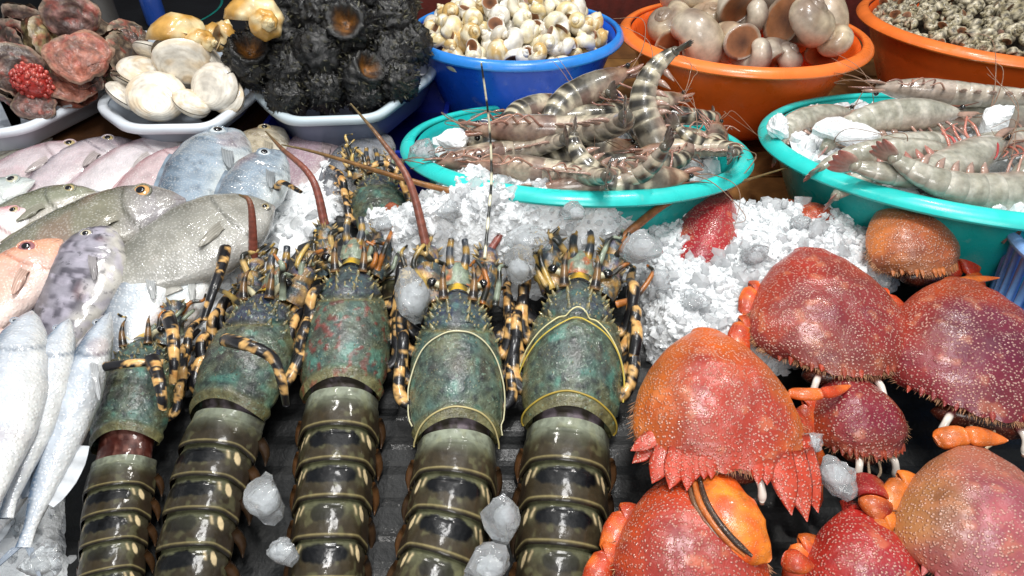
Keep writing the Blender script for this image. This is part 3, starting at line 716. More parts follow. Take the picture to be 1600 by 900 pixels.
# ------------------------------------------------------------------ red crabs (egg-shaped shell, blunt front towards the viewer)
CW = prof([(0, .13), (.06, .20), (.15, .29), (.3, .39), (.45, .455), (.6, .492), (.75, .50), (.88, .47), (.96, .42), (1, .36)], 0.04)
CG = prof([(0, .15), (.08, .38), (.2, .66), (.38, .94), (.55, 1.0), (.75, .92), (.9, .72), (1, .45)], 0.04)
def crab(label, rear, front, wr, dome, cols, seed=0, teeth='fringe', legs=((1, 1), (1, 1)), claw=None, roll=0.0, eyes=True, legcol='#c8421a', tail_flap=True, hair=1.0, legz=-0.012):
    p, q = at(*rear), at(*front); L = np.linalg.norm(q - p); W = L * wr
    root = thing("crab", label, "crab", frame_y(p, q - p, (0, 0, 1), roll), "red crabs piled on the ice")
    rn = np.random.RandomState(300 + seed)
    c_mid, c_edge, c_rear, c_front = [hx(c) for c in cols]
    fc = 0.17 if teeth == 'fringe' else 0.05
    def surf(u, t, lift=0.0):
        au = np.abs(u)
        x = u * W * CW(t)
        y = L * (t - fc * au ** 2 * t ** 3)
        z = dome * np.clip(1 - au ** 2.3, 0, 1) ** 0.62 * CG(t) - 0.006 * au ** 4
        return np.stack([x, y, z + lift], -1)
    nu, nv = 84, 76
    uu = np.sin(np.linspace(-1, 1, nu) * np.pi / 2)
    u = uu[:, None] * np.ones((1, nv)); t = np.ones((nu, 1)) * np.linspace(0, 1, nv)[None, :]
    P = surf(u, t)
    n1 = fbm(P, 26, seed, 3); n2 = fbm(P, 90, seed + 3, 2)
    P = P + np.stack([0 * u, 0 * u, 0.0017 * n1 + 0.0007 * n2 - 0.0004 * np.exp(-((np.abs(u) - 0.32 - 0.2 * (t - 0.5) ** 2) / 0.05) ** 2) * ss(0.25, 0.4, t) * ss(0.85, 0.7, t)], -1)
    # lumpy front edge
    P[..., 1] += 0.0035 * ss(0.93, 1.0, t) * np.abs(np.sin(u * 9 + seed)) * (1 + 0.4 * n2)
    c = mixc(c_mid, c_edge, ss(0.35, 0.95, np.abs(u) + 0.25 * n1))
    c = mixc(c, c_rear, ss(0.5, 0.05, t + 0.2 * n1) * 0.9)
    c = mixc(c, c_front, ss(0.72, 1.0, t + 0.12 * n1) * 0.85)
    c = mixc(c, hx('#5a1a3a'), ss(0.15, 0.6, n1) * 0.35 * ss(0.2, 0.5, t))
    c = mixc(c, hx('#f4a070'), ss(0.45, 0.8, n2) * 0.25)
    obj("carapace", P, grid_faces(nu, nv), M_CRAB, root, c * 0.9)
    # skirt closing the sides and the underside
    edge = [surf(np.array(-1.0), np.array(s)) for s in np.linspace(0, 1, 20)] + [surf(np.array(s), np.array(1.0)) for s in np.linspace(-0.9, 0.9, 14)] + [surf(np.array(1.0), np.array(s)) for s in np.linspace(1, 0, 20)]
    E = np.array(edge); ctr = np.array([0, L * 0.5, 0])
    inn = ctr + (E - ctr) * 0.78; inn[:, 2] = -0.022
    inn2 = ctr + (E - ctr) * 0.3; inn2[:, 2] = -0.034
    V = np.concatenate([E + [0, 0, 0.0], inn, inn2]); obj("underside", V, grid_faces(3, len(E), cv=True) + [tuple(range(2 * len(E), 3 * len(E)))], M_CRABS, root, c_edge * 0.75)
    # bristles along the front and sides
    if hair:
        mb = MB()
        for i in range(int(420 * hair)):
            if rn.rand() < 0.62: uu_, tt_ = rn.uniform(-1, 1), 1.0
            else: uu_, tt_ = rn.choice([-1, 1]), rn.uniform(0.55, 1.0)
            b = surf(np.array(uu_ * 0.99), np.array(tt_)); 
            d = np.array([uu_ * 0.5 + rn.normal(0, 0.25), (1.0 if tt_ == 1.0 else 0.35), -0.25 + rn.normal(0, 0.25)])
            h = rn.uniform(0.003, 0.009)
            V, F = cone(b + [0, -0.001, -0.001], d, 0.00055, h, 4)
            mb.add(V, F, mixc(hx('#7a4a30'), hx('#c99a72'), rn.rand()))
        o = mb.build("bristles", M_HAIR, root); o['kind'] = 'stuff'
    # teeth along the front edge
    if teeth == 'fringe':
        for uu_ in np.concatenate([np.linspace(-0.92, -0.42, 5), np.linspace(0.42, 0.92, 5), [-0.12, 0, 0.12]]):
            b = surf(np.array(uu_), np.array(0.985)); d = np.array([uu_ * 0.35, 1, -0.30])
            V, F = tube(resample([b - d * 0.003, b + d * 0.003, b + d * 0.006 * rn.uniform(0.8, 1.3)], 6), [0.0030, 0.0032, 0.0027, 0.002, 0.0012, 0.0003], 8, 0.55)
            obj("tooth", V, F, M_CRABS, root, mixc(c_front, c_edge, rn.rand()))
    else:
        for (uu_, tt_, dx, dy, dz, ln, r) in teeth:
            b = surf(np.array(uu_), np.array(tt_)); d = np.array([dx, dy, dz], float); d /= np.linalg.norm(d)
            V, F = tube(resample([b - d * 0.008, b + d * ln * 0.35, b + d * ln * 0.7, b + d * ln], 10), r * 1.35 * np.array([1.0, 1.0, 1.0, 0.95, 0.85, 0.72, 0.56, 0.4, 0.2, 0.03]), 10, 0.26)
            nn = fbm(V, 150, seed + 8)
            obj("tooth", V, F, M_CRAB, root, mixc(hx('#b83a22'), hx('#c8503a'), ss(-0.3, 0.5, nn)))
    # mouth and eyes under the front edge
    yb = L * 0.985
    mb = MB()
    V, F = sphere((0, yb - 0.006, -0.006), (W * 0.24, 0.012, 0.014)); V = V + 0.002 * np.stack([noise(V, 260, seed + k) for k in range(3)], -1)
    mb.add(V, F, mixc(hx('#2a100c'), hx('#6b2a18'), ss(-0.2, 0.6, noise(V, 200, seed))))
    mb.build("mouth", M_CRABS, root)
    if eyes:
        for s in (-1, 1):
            e = thing_part("eye", root)
            P_ = resample([(s * W * 0.15, yb - 0.004, 0.003), (s * W * 0.18, yb + 0.005, 0.004), (s * W * 0.195, yb + 0.012, 0.0), (s * W * 0.20, yb + 0.018, -0.006)], 12)
            V, F = tube(P_, 1.3 * np.array([0.0022, 0.0024, 0.0025, 0.0025, 0.0025, 0.0024, 0.0024, 0.0025, 0.0027, 0.0028, 0.0025, 0.0015]), 9)
            obj("eye_stalk", V, F, M_EYE, e, tube_cols(12, 9, lambda q: mixc(c_front, hx('#efe6da'), ss(0.15, 0.3, q))))
            V, F = sphere(P_[-1] + [0, 0.0004, -0.0008], 0.0022, 7, 9); obj("eyeball", V, F, M_EYE, e, hx('#8a6a5a'))
            mb = MB()
            V, F = tube(resample([(s * W * 0.05, yb, 0.0), (s * W * 0.06, yb + 0.012, -0.004), (s * W * 0.03, yb + 0.018, -0.012)], 8), 0.0013, 6); mb.add(V, F, hx('#d9c0a0'))
            mb.build("feeler", M_CRABS, root)
    # legs: flattened joints curving along the flanks
    lc = hx(legcol)
    for si, s in enumerate((-1, 1)):
        for k, (t0, on) in enumerate(((0.30, legs[si][0]), (0.62, legs[si][1]))):
            if not on: continue
            lg = thing_part("leg", root)
            b = surf(np.array(float(s)), np.array(t0)); b[2] = legz
            pts = [b + np.array([-s * 0.010, 0.0, 0]), b + np.array([s * 0.006, 0.004, 0.005]), b + np.array([s * 0.013, 0.034, 0.002]), b + np.array([s * 0.006, 0.066, -0.010])]
            rs = [(0.008, 0.0105, 0.009), (0.0085, 0.0115, 0.0085), (0.0085, 0.0115, 0.003)]
            for j in range(3):
                a_, c_ = pts[j], pts[j + 1]; 
                ax = (c_ - a_) / np.linalg.norm(c_ - a_)
                PP = resample([a_ - ax * 0.001, (a_ + c_) / 2 + [s * 0.002, 0, 0.002], c_ + ax * 0.002], 9)
                r3 = np.interp(np.linspace(0, 1, 9), [0, 0.08, 0.5, 0.92, 1], [rs[j][0] * 0.55, rs[j][0] * 0.95, rs[j][1] * 0.88, rs[j][1] * (0.9 if j < 2 else 0.35), rs[j][2] * (0.8 if j < 2 else 0.1)])
                V, F = tube(PP, r3 * 1.12, 14, 0.46)
                nn = fbm(V, 70, seed + 11 * k + j)
                obj("joint", V, F, M_CRABS, lg, mixc(lc * 0.8, mixc(lc, hx('#e07a2a'), 0.6), ss(-0.2, 0.5, nn)))
    if tail_flap:
        V, F = tube(resample([surf(np.array(0.), np.array(0.03)) + [0, 0.006, -0.010], surf(np.array(0.), np.array(0.0)) + [0, -0.004, -0.012], surf(np.array(0.), np.array(0.0)) + [0, -0.012, -0.020]], 10), W * np.linspace(0.13, 0.08, 10), 14, 0.35)
        obj("tail_flap", V, F, M_CRABS, root, c_rear * 0.9)
    if claw:
        inv = root.matrix_world.inverted()
        cl = thing_part("claw", root)
        W_ = [np.array((inv @ Vector(at(*w)))[:]) for w in claw['path']]
        P_ = resample(W_, 24); s_ = np.linspace(0, 1, 24)
        rr = claw['r'] * np.interp(s_, [0, 0.12, 0.4, 0.7, 0.9, 1], [0.35, 0.75, 1.0, 0.85, 0.45, 0.08])
        V, F = tube(P_, rr, 20, 0.55); nn = fbm(V, 60, seed + 90)
        obj("hand", V, F, M_CRABS, cl, mixc(hx('#dd5a1c'), hx('#ee8628'), ss(-0.3, 0.4, nn)))
        off = np.array(claw.get('off', (0.0, 0.0, 0.0)))
        for nm, o2, colr, rad in (("ridge", off, '#b9652a', 0.0028), ("seam", off + np.array([-0.0045, 0.0005, 0.0022]), '#3a2a20', 0.0028), ("ridge", off + np.array([0.0035, 0.0, -0.003]), '#6a4a32', 0.0024)):
            V, F = tube(P_[2:-1] + o2, np.interp(s_[2:-1], [0, 0.3, 0.8, 1], [rad * 0.5, rad, rad, rad * 0.3]), 8); obj(nm, V, F, M_CRABS, cl, hx(colr))
    return root

TA = [(0.86, 0.86, 0.9, 0.55, -0.2, 0.020, 0.0055), (0.92, 0.91, 0.9, 0.8, -0.3, 0.019, 0.005), (0.80, 0.955, 0.45, 1, -0.2, 0.026, 0.0075), (0.66, 0.97, 0.3, 1, -0.3, 0.026, 0.0075), (0.55, 0.985, 0.1, 1, -0.3, 0.023, 0.006), (0.44, 0.99, 0.15, 1, -0.3, 0.013, 0.004), (0.36, 0.99, 0.0, 1, -0.3, 0.012, 0.004), (0.26, 0.99, 0.0, 1, -0.3, 0.011, 0.0035),
      (-0.40, 0.985, 0.0, 1, -0.3, 0.013, 0.004), (-0.52, 0.98, 0.0, 1, -0.3, 0.014, 0.0045), (-0.68, 0.95, -0.15, 1, -0.3, 0.040, 0.0085), (-0.84, 0.93, -0.2, 1, -0.35, 0.046, 0.0095), (-0.97, 0.88, -0.28, 1, -0.45, 0.043, 0.009), (-0.95, 0.80, -0.4, 1, -0.5, 0.026, 0.006)]
crabA = crab("big bright orange crab with jagged red front edge, beside the largest lobster", (1107, 520, 0.028), (1132, 745, -0.005), 1.02, 0.036, ('#ac3c2c', '#d46e1e', '#d86416', '#c04628'), 1, TA, legs=((0, 0), (0, 0)), hair=0.7,
    claw=dict(path=[(1112, 738, -0.010), (1128, 790, -0.006), (1162, 838, -0.008), (1204, 876, -0.014)], r=0.026, off=(0.0185, 0.003, 0.0085)))
crabB = crab("round red crab with pale granules in the middle of the pile", (1268, 392, 0.038), (1322, 598, -0.002), 0.97, 0.034, ('#862a2a', '#a83a22', '#a83424', '#8c4230'), 2, legs=((1, 0), (1, 1)), hair=1.2)
crabC = crab("dark purplish red crab at the right edge with two white eyestalks", (1506, 440, 0.034), (1536, 666, -0.006), 0.95, 0.036, ('#6c1e32', '#a03624', '#b0441e', '#7e2c34'), 3, legs=((1, 0), (0, 0)), hair=1.0)
crabD = crab("small dark maroon crab tucked under the round red crab", (1318, 585, 0.000), (1364, 716, -0.030), 1.10, 0.026, ('#7c2030', '#963a22', '#8a2c2c', '#93483a'), 4, legs=((0, 0), (1, 1)), hair=0.5)
crabE = crab("pinkish red crab cut by the bottom edge below the orange crab", (1076, 742, -0.022), (1085, 985, -0.04), 0.98, 0.032, ('#ac3e34', '#c84a20', '#c84820', '#b0402c'), 5, legs=((0, 0), (1, 1)), hair=0.5)
crabF = crab("smooth deep red crab at the bottom edge between two paler crabs", (1342, 800, -0.022), (1372, 1010, -0.05), 1.0, 0.028, ('#9c2a2c', '#b02e22', '#b02820', '#9a2a2c'), 6, legs=((0, 0), (1, 0)), hair=0.3)
crabG = crab("pale pinkish tan crab in the bottom right corner with orange legs", (1530, 705, 0.006), (1562, 965, -0.02), 0.98, 0.036, ('#ac5a5e', '#b8804c', '#b46a50', '#a8565c'), 7, legs=((0, 0), (1, 1)), hair=0.4, legcol='#cf6a1e')
crabH = crab("orange tan crab half buried in ice below the turquoise prawn bowl", (1392, 322, 0.060), (1452, 436, 0.020), 1.10, 0.034, ('#b0603a', '#c8743a', '#cf7a44', '#9a6a48'), 8, legs=((1, 1), (0, 0)), hair=0.9, eyes=False, legcol='#d83a1c')
crabI = crab("orange crab whose rounded back just shows above the ice heap", (1248, 318, 0.024), (1278, 390, -0.01), 1.15, 0.036, ('#b8482c', '#cc5a2c', '#c8542c', '#b8482c'), 9, legs=((0, 0), (0, 0)), hair=0, eyes=False)
crabJ = crab("narrow red spotted crab standing on edge in the ice behind the lobster", (1128, 300, 0.030), (1078, 432, -0.005), 0.55, 0.030, ('#a82a30', '#b03028', '#b52c2a', '#a8282c'), 10, legs=((0, 0), (0, 0)), hair=0, eyes=False, roll=0.2)
# loose orange legs lying between the crabs
def leg_of(root, W, r, col, joints=2):
    """a leg that lies away from its crab's flank"""
    inv = root.matrix_world.inverted(); P = resample([(inv @ Vector(at(*w)))[:] for w in W], 8 * joints + 1)
    lg = thing_part("leg", root)
    for j in range(joints):
        V, F = tube(P[8 * j:8 * j + 9], r * (np.array([0.5, 0.85, 0.95, 1.0, 1.0, 1.0, 1.0, 0.95, 0.8]) if j < joints - 1 else np.array([0.6, 0.9, 0.95, 0.9, 0.82, 0.7, 0.55, 0.36, 0.08])), 12, 0.55)
        obj("joint", V, F, M_CRABS, lg, mixc(hx(col) * 0.8, hx('#d8702a'), ss(-0.3, 0.6, fbm(V, 60, 5 + j)) * 0.7))
leg_of(crabB, [(1232, 614, 0.015), (1265, 616, 0.018), (1300, 612, 0.016), (1330, 602, 0.008)], 0.0062, '#d8481a', 2)
leg_of(crabD, [(1238, 640, 0.0), (1250, 670, 0.0), (1256, 702, -0.008)], 0.0085, '#b8321c', 1)
leg_of(crabF, [(1225, 872, -0.02), (1250, 880, -0.015), (1272, 884, -0.02)], 0.010, '#b83a1c', 1)
leg_of(crabG, [(1462, 690, 0.0), (1490, 682, 0.006), (1530, 682, 0.008), (1575, 688, 0.006)], 0.010, '#d86a24', 2)
leg_of(crabC, [(1492, 444, 0.03), (1520, 437, 0.034), (1562, 434, 0.03)], 0.0065, '#d8692c', 1)
leg_of(crabF, [(1352, 745, -0.02), (1366, 780, -0.012), (1372, 815, -0.015)], 0.014, '#9a2222', 2)
# ------------------------------------------------------------------ fish
FP = {
 'long': dict(top=[(0, .004), (.04, .035), (.12, .07), (.25, .10), (.42, .115), (.6, .10), (.8, .06), (.93, .028), (1, .032)],
              bot=[(0, .004), (.04, .03), (.12, .06), (.25, .09), (.42, .105), (.6, .09), (.8, .05), (.93, .026), (1, .032)], wid=[(0, .004), (.05, .03), (.2, .062), (.4, .07), (.7, .042), (.93, .014), (1, .008)]),
 'deep': dict(top=[(0, .01), (.04, .08), (.12, .15), (.25, .20), (.42, .215), (.6, .18), (.8, .10), (.93, .04), (1, .045)],
              bot=[(0, .01), (.04, .05), (.12, .11), (.25, .17), (.42, .19), (.6, .15), (.8, .08), (.93, .04), (1, .045)], wid=[(0, .006), (.05, .05), (.2, .09), (.4, .10), (.7, .06), (.93, .016), (1, .01)]),
 'snap': dict(top=[(0, .008), (.04, .055), (.12, .115), (.25, .155), (.42, .16), (.6, .135), (.8, .075), (.93, .035), (1, .04)],
              bot=[(0, .008), (.04, .04), (.12, .085), (.25, .125), (.42, .14), (.6, .115), (.8, .065), (.93, .035), (1, .04)], wid=[(0, .006), (.05, .045), (.2, .08), (.4, .088), (.7, .052), (.93, .015), (1, .009)]),
}
def fish(label, head, tail, kind, back, side, belly, dors=1, roll=0.0, seed=0, girth=1.0, wid=1.0, eye='#b8a678', pat=None, m=None, fins=True, eye_at=(0.13, 0.35), eye_r=0.0095, headcol=None, tailfin=True, both=False):
    """head, tail = (px, py, z): the fish lies on its side along that line; dors = +1 when its back faces picture left / away"""
    h, tl = at(*head), at(*tail); L = np.linalg.norm(h - tl)
    mtx = frame((h + tl) / 2, h - tl, (0, 0, 1), -roll)
    girth *= 1.35 if head[1] < 345 else 1.12 if head[1] < 480 else 1.15
    root = thing("fish", label, "fish", mtx, "fish laid in rows on ice")
    K = FP[kind]; top, bot, wd = prof(K['top'], .03), prof(K['bot'], .03), prof(K['wid'], .03)
    back, side, belly = hx(back), hx(side), hx(belly); m = m or M_FISH
    rn = np.random.RandomState(500 + seed)
    nu, nv = 80, 56
    t = np.linspace(0, 1, nu)[:, None] * np.ones((1, nv)); a = np.ones((nu, 1)) * np.linspace(0, 2 * np.pi, nv, endpoint=False)[None, :]
    def body(t, a, lift=0.0):
        ca, sa = np.cos(a), np.sin(a)
        hgt = np.where(ca > 0, top(t), bot(t)) * girth * L
        # gill cover edge
        gx = 0.255 - 0.05 * ca ** 2
        gill = 0.010 * L * wid * (ss(gx - 0.10, gx, t) - ss(gx, gx + 0.012, t)) * np.abs(sa) ** 1.5
        yv = hgt * np.sign(ca) * np.abs(ca) ** 0.92; zv = (wd(t) * wid * L + gill + lift) * np.sign(sa) * np.abs(sa) ** 0.85
        return np.stack([L * (0.5 - t), dors * yv, zv], -1)
    P = body(t, a)
    ca = np.cos(a)
    n1 = fbm(P, 30, seed, 3); n2 = fbm(P, 110, seed + 4, 2)
    P[..., 2] += 0.0006 * n2 * np.sign(np.sin(a))
    c = mixc(side, back, ss(0.15, 0.85, ca + 0.2 * n1)); c = mixc(c, belly, ss(0.0, 0.7, -ca + 0.2 * n1))
    if headcol is not None: c = mixc(c, hx(headcol), ss(0.32, 0.12, t + 0.05 * n1) * 0.75)
    gx = 0.255 - 0.05 * ca ** 2
    c = mixc(c, back * 0.6, np.exp(-((t - gx - 0.008) / 0.008) ** 2) * 0.8)
    c = mixc(c, hx('#5a3a3a'), np.exp(-((ca + 0.25 - 1.5 * t) / 0.05) ** 2) * ss(0.09, 0.05, t) * 0.7)      # mouth line
    c = mixc(c, side * 0.75, np.exp(-((ca - 0.28 - 0.15 * np.sin(t * 3)) / 0.03) ** 2) * ss(0.25, 0.3, t) * 0.35)   # lateral line
    if pat == 'blotch':
        c = mixc(c, hx('#4a4650'), ss(0.05, 0.3, noise(P, 105, seed + 2)) * 0.85 * ss(-0.95, -0.3, ca)); c = mixc(c, hx('#b8b2c0'), ss(0.1, 0.4, noise(P, 150, seed + 8)) * 0.6)
    if pat == 'fine':
        c = mixc(c, back * 0.55, ss(0.25, 0.6, n2) * 0.5)
    if pat == 'pink':
        c = mixc(c, hx('#c8929a'), ss(0.0, 0.6, n1) * 0.35)
    c = mixc(c, side * 0.72, ss(0.2, 0.6, fbm(P, 48, seed + 30, 3)) * 0.4); c = mixc(c, hx('#9a5a54'), ss(0.42, 0.7, fbm(P, 22, seed + 40, 2)) * 0.25)
    obj("body", P, grid_faces(nu, nv, cv=True), m, root, c)
    # eye on the upper side
    te, ye = eye_at
    for sgn in ((1, -1) if both else (1,)):
        aa = math.acos(ye) if sgn > 0 else -math.acos(ye)
        pe = body(np.array(te), np.array(aa)); pe = pe * 1.0
        e = thing_part("eye", root); r = eye_r * L / 0.25
        V, F = sphere(pe + [0, 0, -0.0015 * sgn], (r, r, r * 0.45), 9, 18); obj("iris", V, F, M_EYE, e, hx(eye))
        V, F = sphere(pe + [0, 0, (r * 0.45 - 0.0018) * sgn], (r * 0.52, r * 0.52, r * 0.16), 7, 14); obj("pupil", V, F, M_EYE, e, hx('#0a0a10'))
        V, F = tube([pe + np.array([r * 1.05 * math.cos(q), r * 1.05 * math.sin(q), -0.0004 * sgn]) for q in np.linspace(0, 2 * np.pi, 22)], r * 0.16, 6); obj("eye_rim", V, F, M_FISH, e, mixc(side, back, 0.6))
    if fins:
        def fan(name, base0, base1, dirv, ln, n=9, z=0.0, col=None, sweep=0.5, bulge=0.0):
            V = []; C_ = []
            for i in range(n):
                f = i / (n - 1); b = np.asarray(base0) * (1 - f) + np.asarray(base1) * f
                d = np.asarray(dirv, float); k = ln * (math.sin(math.pi * (0.18 + 0.74 * f)) ** 0.7)
                for j in range(5):
                    g = j / 4; p = b + d * k * g + np.array([-sweep * k * g * f, 0, bulge * math.sin(g * 3)])
                    p[2] += 0.0008 * (i % 2) 
                    V.append(p); C_.append((col if col is not None else mixc(back, side, 0.5)) * (0.75 + 0.35 * (i % 2)))
            V = np.array(V); V2 = V - [0, 0, 0.0009]
            F = grid_faces(n, 5); F2 = [tuple(x + len(V) for x in f[::-1]) for f in F]
            obj(name, np.concatenate([V, V2]), F + F2, M_FIN, root, np.array(C_ + C_))
        g_ = girth * L
        fan("back_fin", (L * (0.5 - 0.32), dors * top(.32) * g_ * 0.96, 0), (L * (0.5 - 0.82), dors * top(.82) * g_ * 0.95, 0), (0, dors, 0), 0.055 * L, 11)
        fan("belly_fin", (L * (0.5 - 0.62), -dors * bot(.62) * g_ * 0.95, 0), (L * (0.5 - 0.85), -dors * bot(.85) * g_ * 0.95, 0), (0, -dors, 0), 0.05 * L, 8, col=mixc(belly, side, 0.5))
        pz = wd(.30) * wid * L * 0.93
        fan("side_fin", (L * (0.5 - 0.285), dors * -0.01 * L, pz), (L * (0.5 - 0.295), dors * -0.055 * L * girth, pz * 0.95), (-0.85, -0.35 * dors, 0.10), 0.21 * L, 10, col=mixc(side, hx('#8a8478'), 0.5), sweep=0.0, bulge=0.003)
        if tailfin:
            for s in (-1, 1):
                fan("tail_fin", (-L * 0.49, 0, 0), (-L * 0.50, s * 0.032 * L, 0), (-0.8, s * 0.55, 0), 0.15 * L, 8, col=mixc(side, back, 0.6), sweep=0.15)
    return root

# ice that the fish lie on
PK = ('#a8868c', '#d2c4c8', '#dedada')
fish("pale yellowish white fish at the back left corner under the scallop tray", (82, 216, 0.012), (-120, 290, 0.0), 'snap', '#a8a898', '#d8d4c8', '#e4e0d0', 1, -0.2, 1)
fish("pink fish at the back, leftmost of the pink row", (150, 230, 0.015), (-110, 330, 0.0), 'snap', *PK, 1, -0.25, 2, pat='pink')
fish("pink fish with a dark mottled head in the back row", (205, 219, 0.015), (0, 330, 0.0), 'snap', '#77707a', '#cdbfc4', '#dcd8d8', 1, -0.25, 3, headcol='#77707a', pat='pink')
fish("pale pink fish in the middle of the pink row", (292, 221, 0.015), (70, 330, 0.0), 'snap', '#b09298', '#d8cfd2', '#e2dedd', 1, -0.25, 4)
fish("rosy fish tucked against the blue grey parrotfish", (318, 234, 0.018), (150, 345, 0.0), 'snap', '#b08488', '#ccb6b8', '#dcd0ce', 1, -0.3, 5, pat='pink')
fish("silver fish with a bright ringed eye at the left edge under the pink row", (55, 282, 0.02), (-190, 370, 0.0), 'long', '#8f9a96', '#c9d2d0', '#e0e4e0', 1, -0.2, 6, girth=1.3, eye='#d0ccb4', eye_r=0.012)
fish("beige fish head poking out beside the blue crate", (440, 200, 0.02), (330, 330, 0.0), 'snap', '#8a7a5c', '#b9ae98', '#d0cabb', 1, -0.2, 7, pat='fine')
fish("blue grey parrotfish with white belly behind the olive fish", (372, 204, 0.04), (250, 395, 0.015), 'snap', '#5f7080', '#93a3b2', '#cdd4d4', 1, -0.25, 8, pat='fine', girth=0.92, eye='#c8d0d4', eye_r=0.010)
fish("blue grey parrotfish with striped side fin beside the first lobster feelers", (438, 236, 0.045), (335, 400, 0.015), 'snap', '#65727f', '#8f9eac', '#c4ccce', 1, -0.3, 9, pat='fine', girth=0.92, eye='#c8d0d4', eye_r=0.010)
fish("mauve fish lying in the shade in front of the clear tray", (528, 205, 0.00), (420, 330, -0.01), 'snap', '#7a6470', '#a8909a', '#b8a8a8', 1, -0.2, 10)
fish("dark grey streaked fish in the shade in front of the clear tray", (606, 212, 0.00), (500, 330, -0.01), 'snap', '#55585e', '#8a8c92', '#a4a4a4', 1, -0.2, 11, pat='fine')
fish("pink backed white fish at the left edge below the olive fish", (60, 330, 0.03), (-170, 440, 0.0), 'snap', '#d87a84', '#ecdcdc', '#f2eeea', 1, -0.3, 12)
fish("olive fish partly covered, behind the larger olive fish with the ringed eye", (150, 300, 0.03), (-120, 400, 0.01), 'snap', '#5e5f48', '#8a8c78', '#c4beb4', 1, -0.3, 13, girth=0.9)
fish("large olive unicornfish with a yellow ringed eye and grey snout", (290, 312, 0.055), (-60, 425, 0.03), 'snap', '#605f4c', '#85826f', '#a8a49a', 1, -0.35, 14, headcol='#8f8a92', eye='#d8a468', eye_r=0.0105, eye_at=(0.17, 0.45), girth=0.95)
fish("smooth grey olive fish with its broad back turned up, left of the lobsters", (428, 322, 0.035), (120, 475, 0.02), 'deep', '#74736a', '#95938a', '#aeaca6', 1, -0.3, 15, girth=0.92, eye_r=0.006, eye_at=(0.06, -0.2))
fish("orange pink snapper with a dark eye at the left edge", (96, 374, 0.055), (-130, 590, 0.02), 'snap', '#dc8a66', '#e8b6a4', '#efd8ce', 1, -0.3, 16, eye='#9a6a70', eye_at=(0.16, 0.4), eye_r=0.011, headcol='#e0a07c', girth=1.1)
fish("grey mottled rabbitfish covered in dark blotches", (170, 350, 0.055), (70, 590, -0.005), 'deep', '#6a666a', '#9c98a4', '#c4c0b8', 1, -0.15, 17, pat='blotch', m=M_FISHD, eye='#d0c8b0', eye_r=0.008, girth=0.95, tailfin=False)
fish("silvery fish with a dark bluish back between the mottled fish and the lobsters", (248, 386, 0.03), (170, 600, -0.02), 'snap', '#4a5260', '#b8c0c8', '#eef0f0', 1, -0.25, 18, girth=1.1, headcol='#c8b8b8')
fish("pale silver fish lying close beside the dark lobster", (318, 396, 0.015), (225, 590, -0.03), 'snap', '#a8b0b4', '#d4dadc', '#ececea', 1, -0.3, 19, girth=1.0)
W_ = ('#6f8196', '#c2c8d0', '#d4d5d3')
fish("white bellied fish at the lower left edge, widest of the three", (50, 486, 0.055), (-40, 850, 0.015), 'long', *W_, 1, -0.3, 20, girth=1.0, wid=1.1, eye_r=0.0035, eye_at=(0.07, 0.8), eye='#c8ccd0', fins=False)
fish("white bellied fish in the middle of the three standing side by side", (108, 498, 0.045), (8, 810, 0.0), 'long', *W_, 1, -0.3, 21, girth=0.78, wid=1.0, eye_r=0.0035, eye_at=(0.07, 0.8), eye='#c8ccd0', fins=False)
fish("slim white fish with a blue grey back along the smallest lobster", (172, 488, 0.035), (36, 856, -0.02), 'long', '#4d6178', '#b8c0ca', '#d0d2d2', 1, -0.3, 22, girth=0.66, wid=1.0, eye_r=0.0035, eye_at=(0.07, 0.8), eye='#c8ccd0')
fish("grey silver fish lying low in the bottom left corner", (60, 700, -0.03), (-60, 900, -0.045), 'long', '#7d8894', '#bcc4cc', '#dfe2e4', 1, -0.2, 23, girth=1.0)
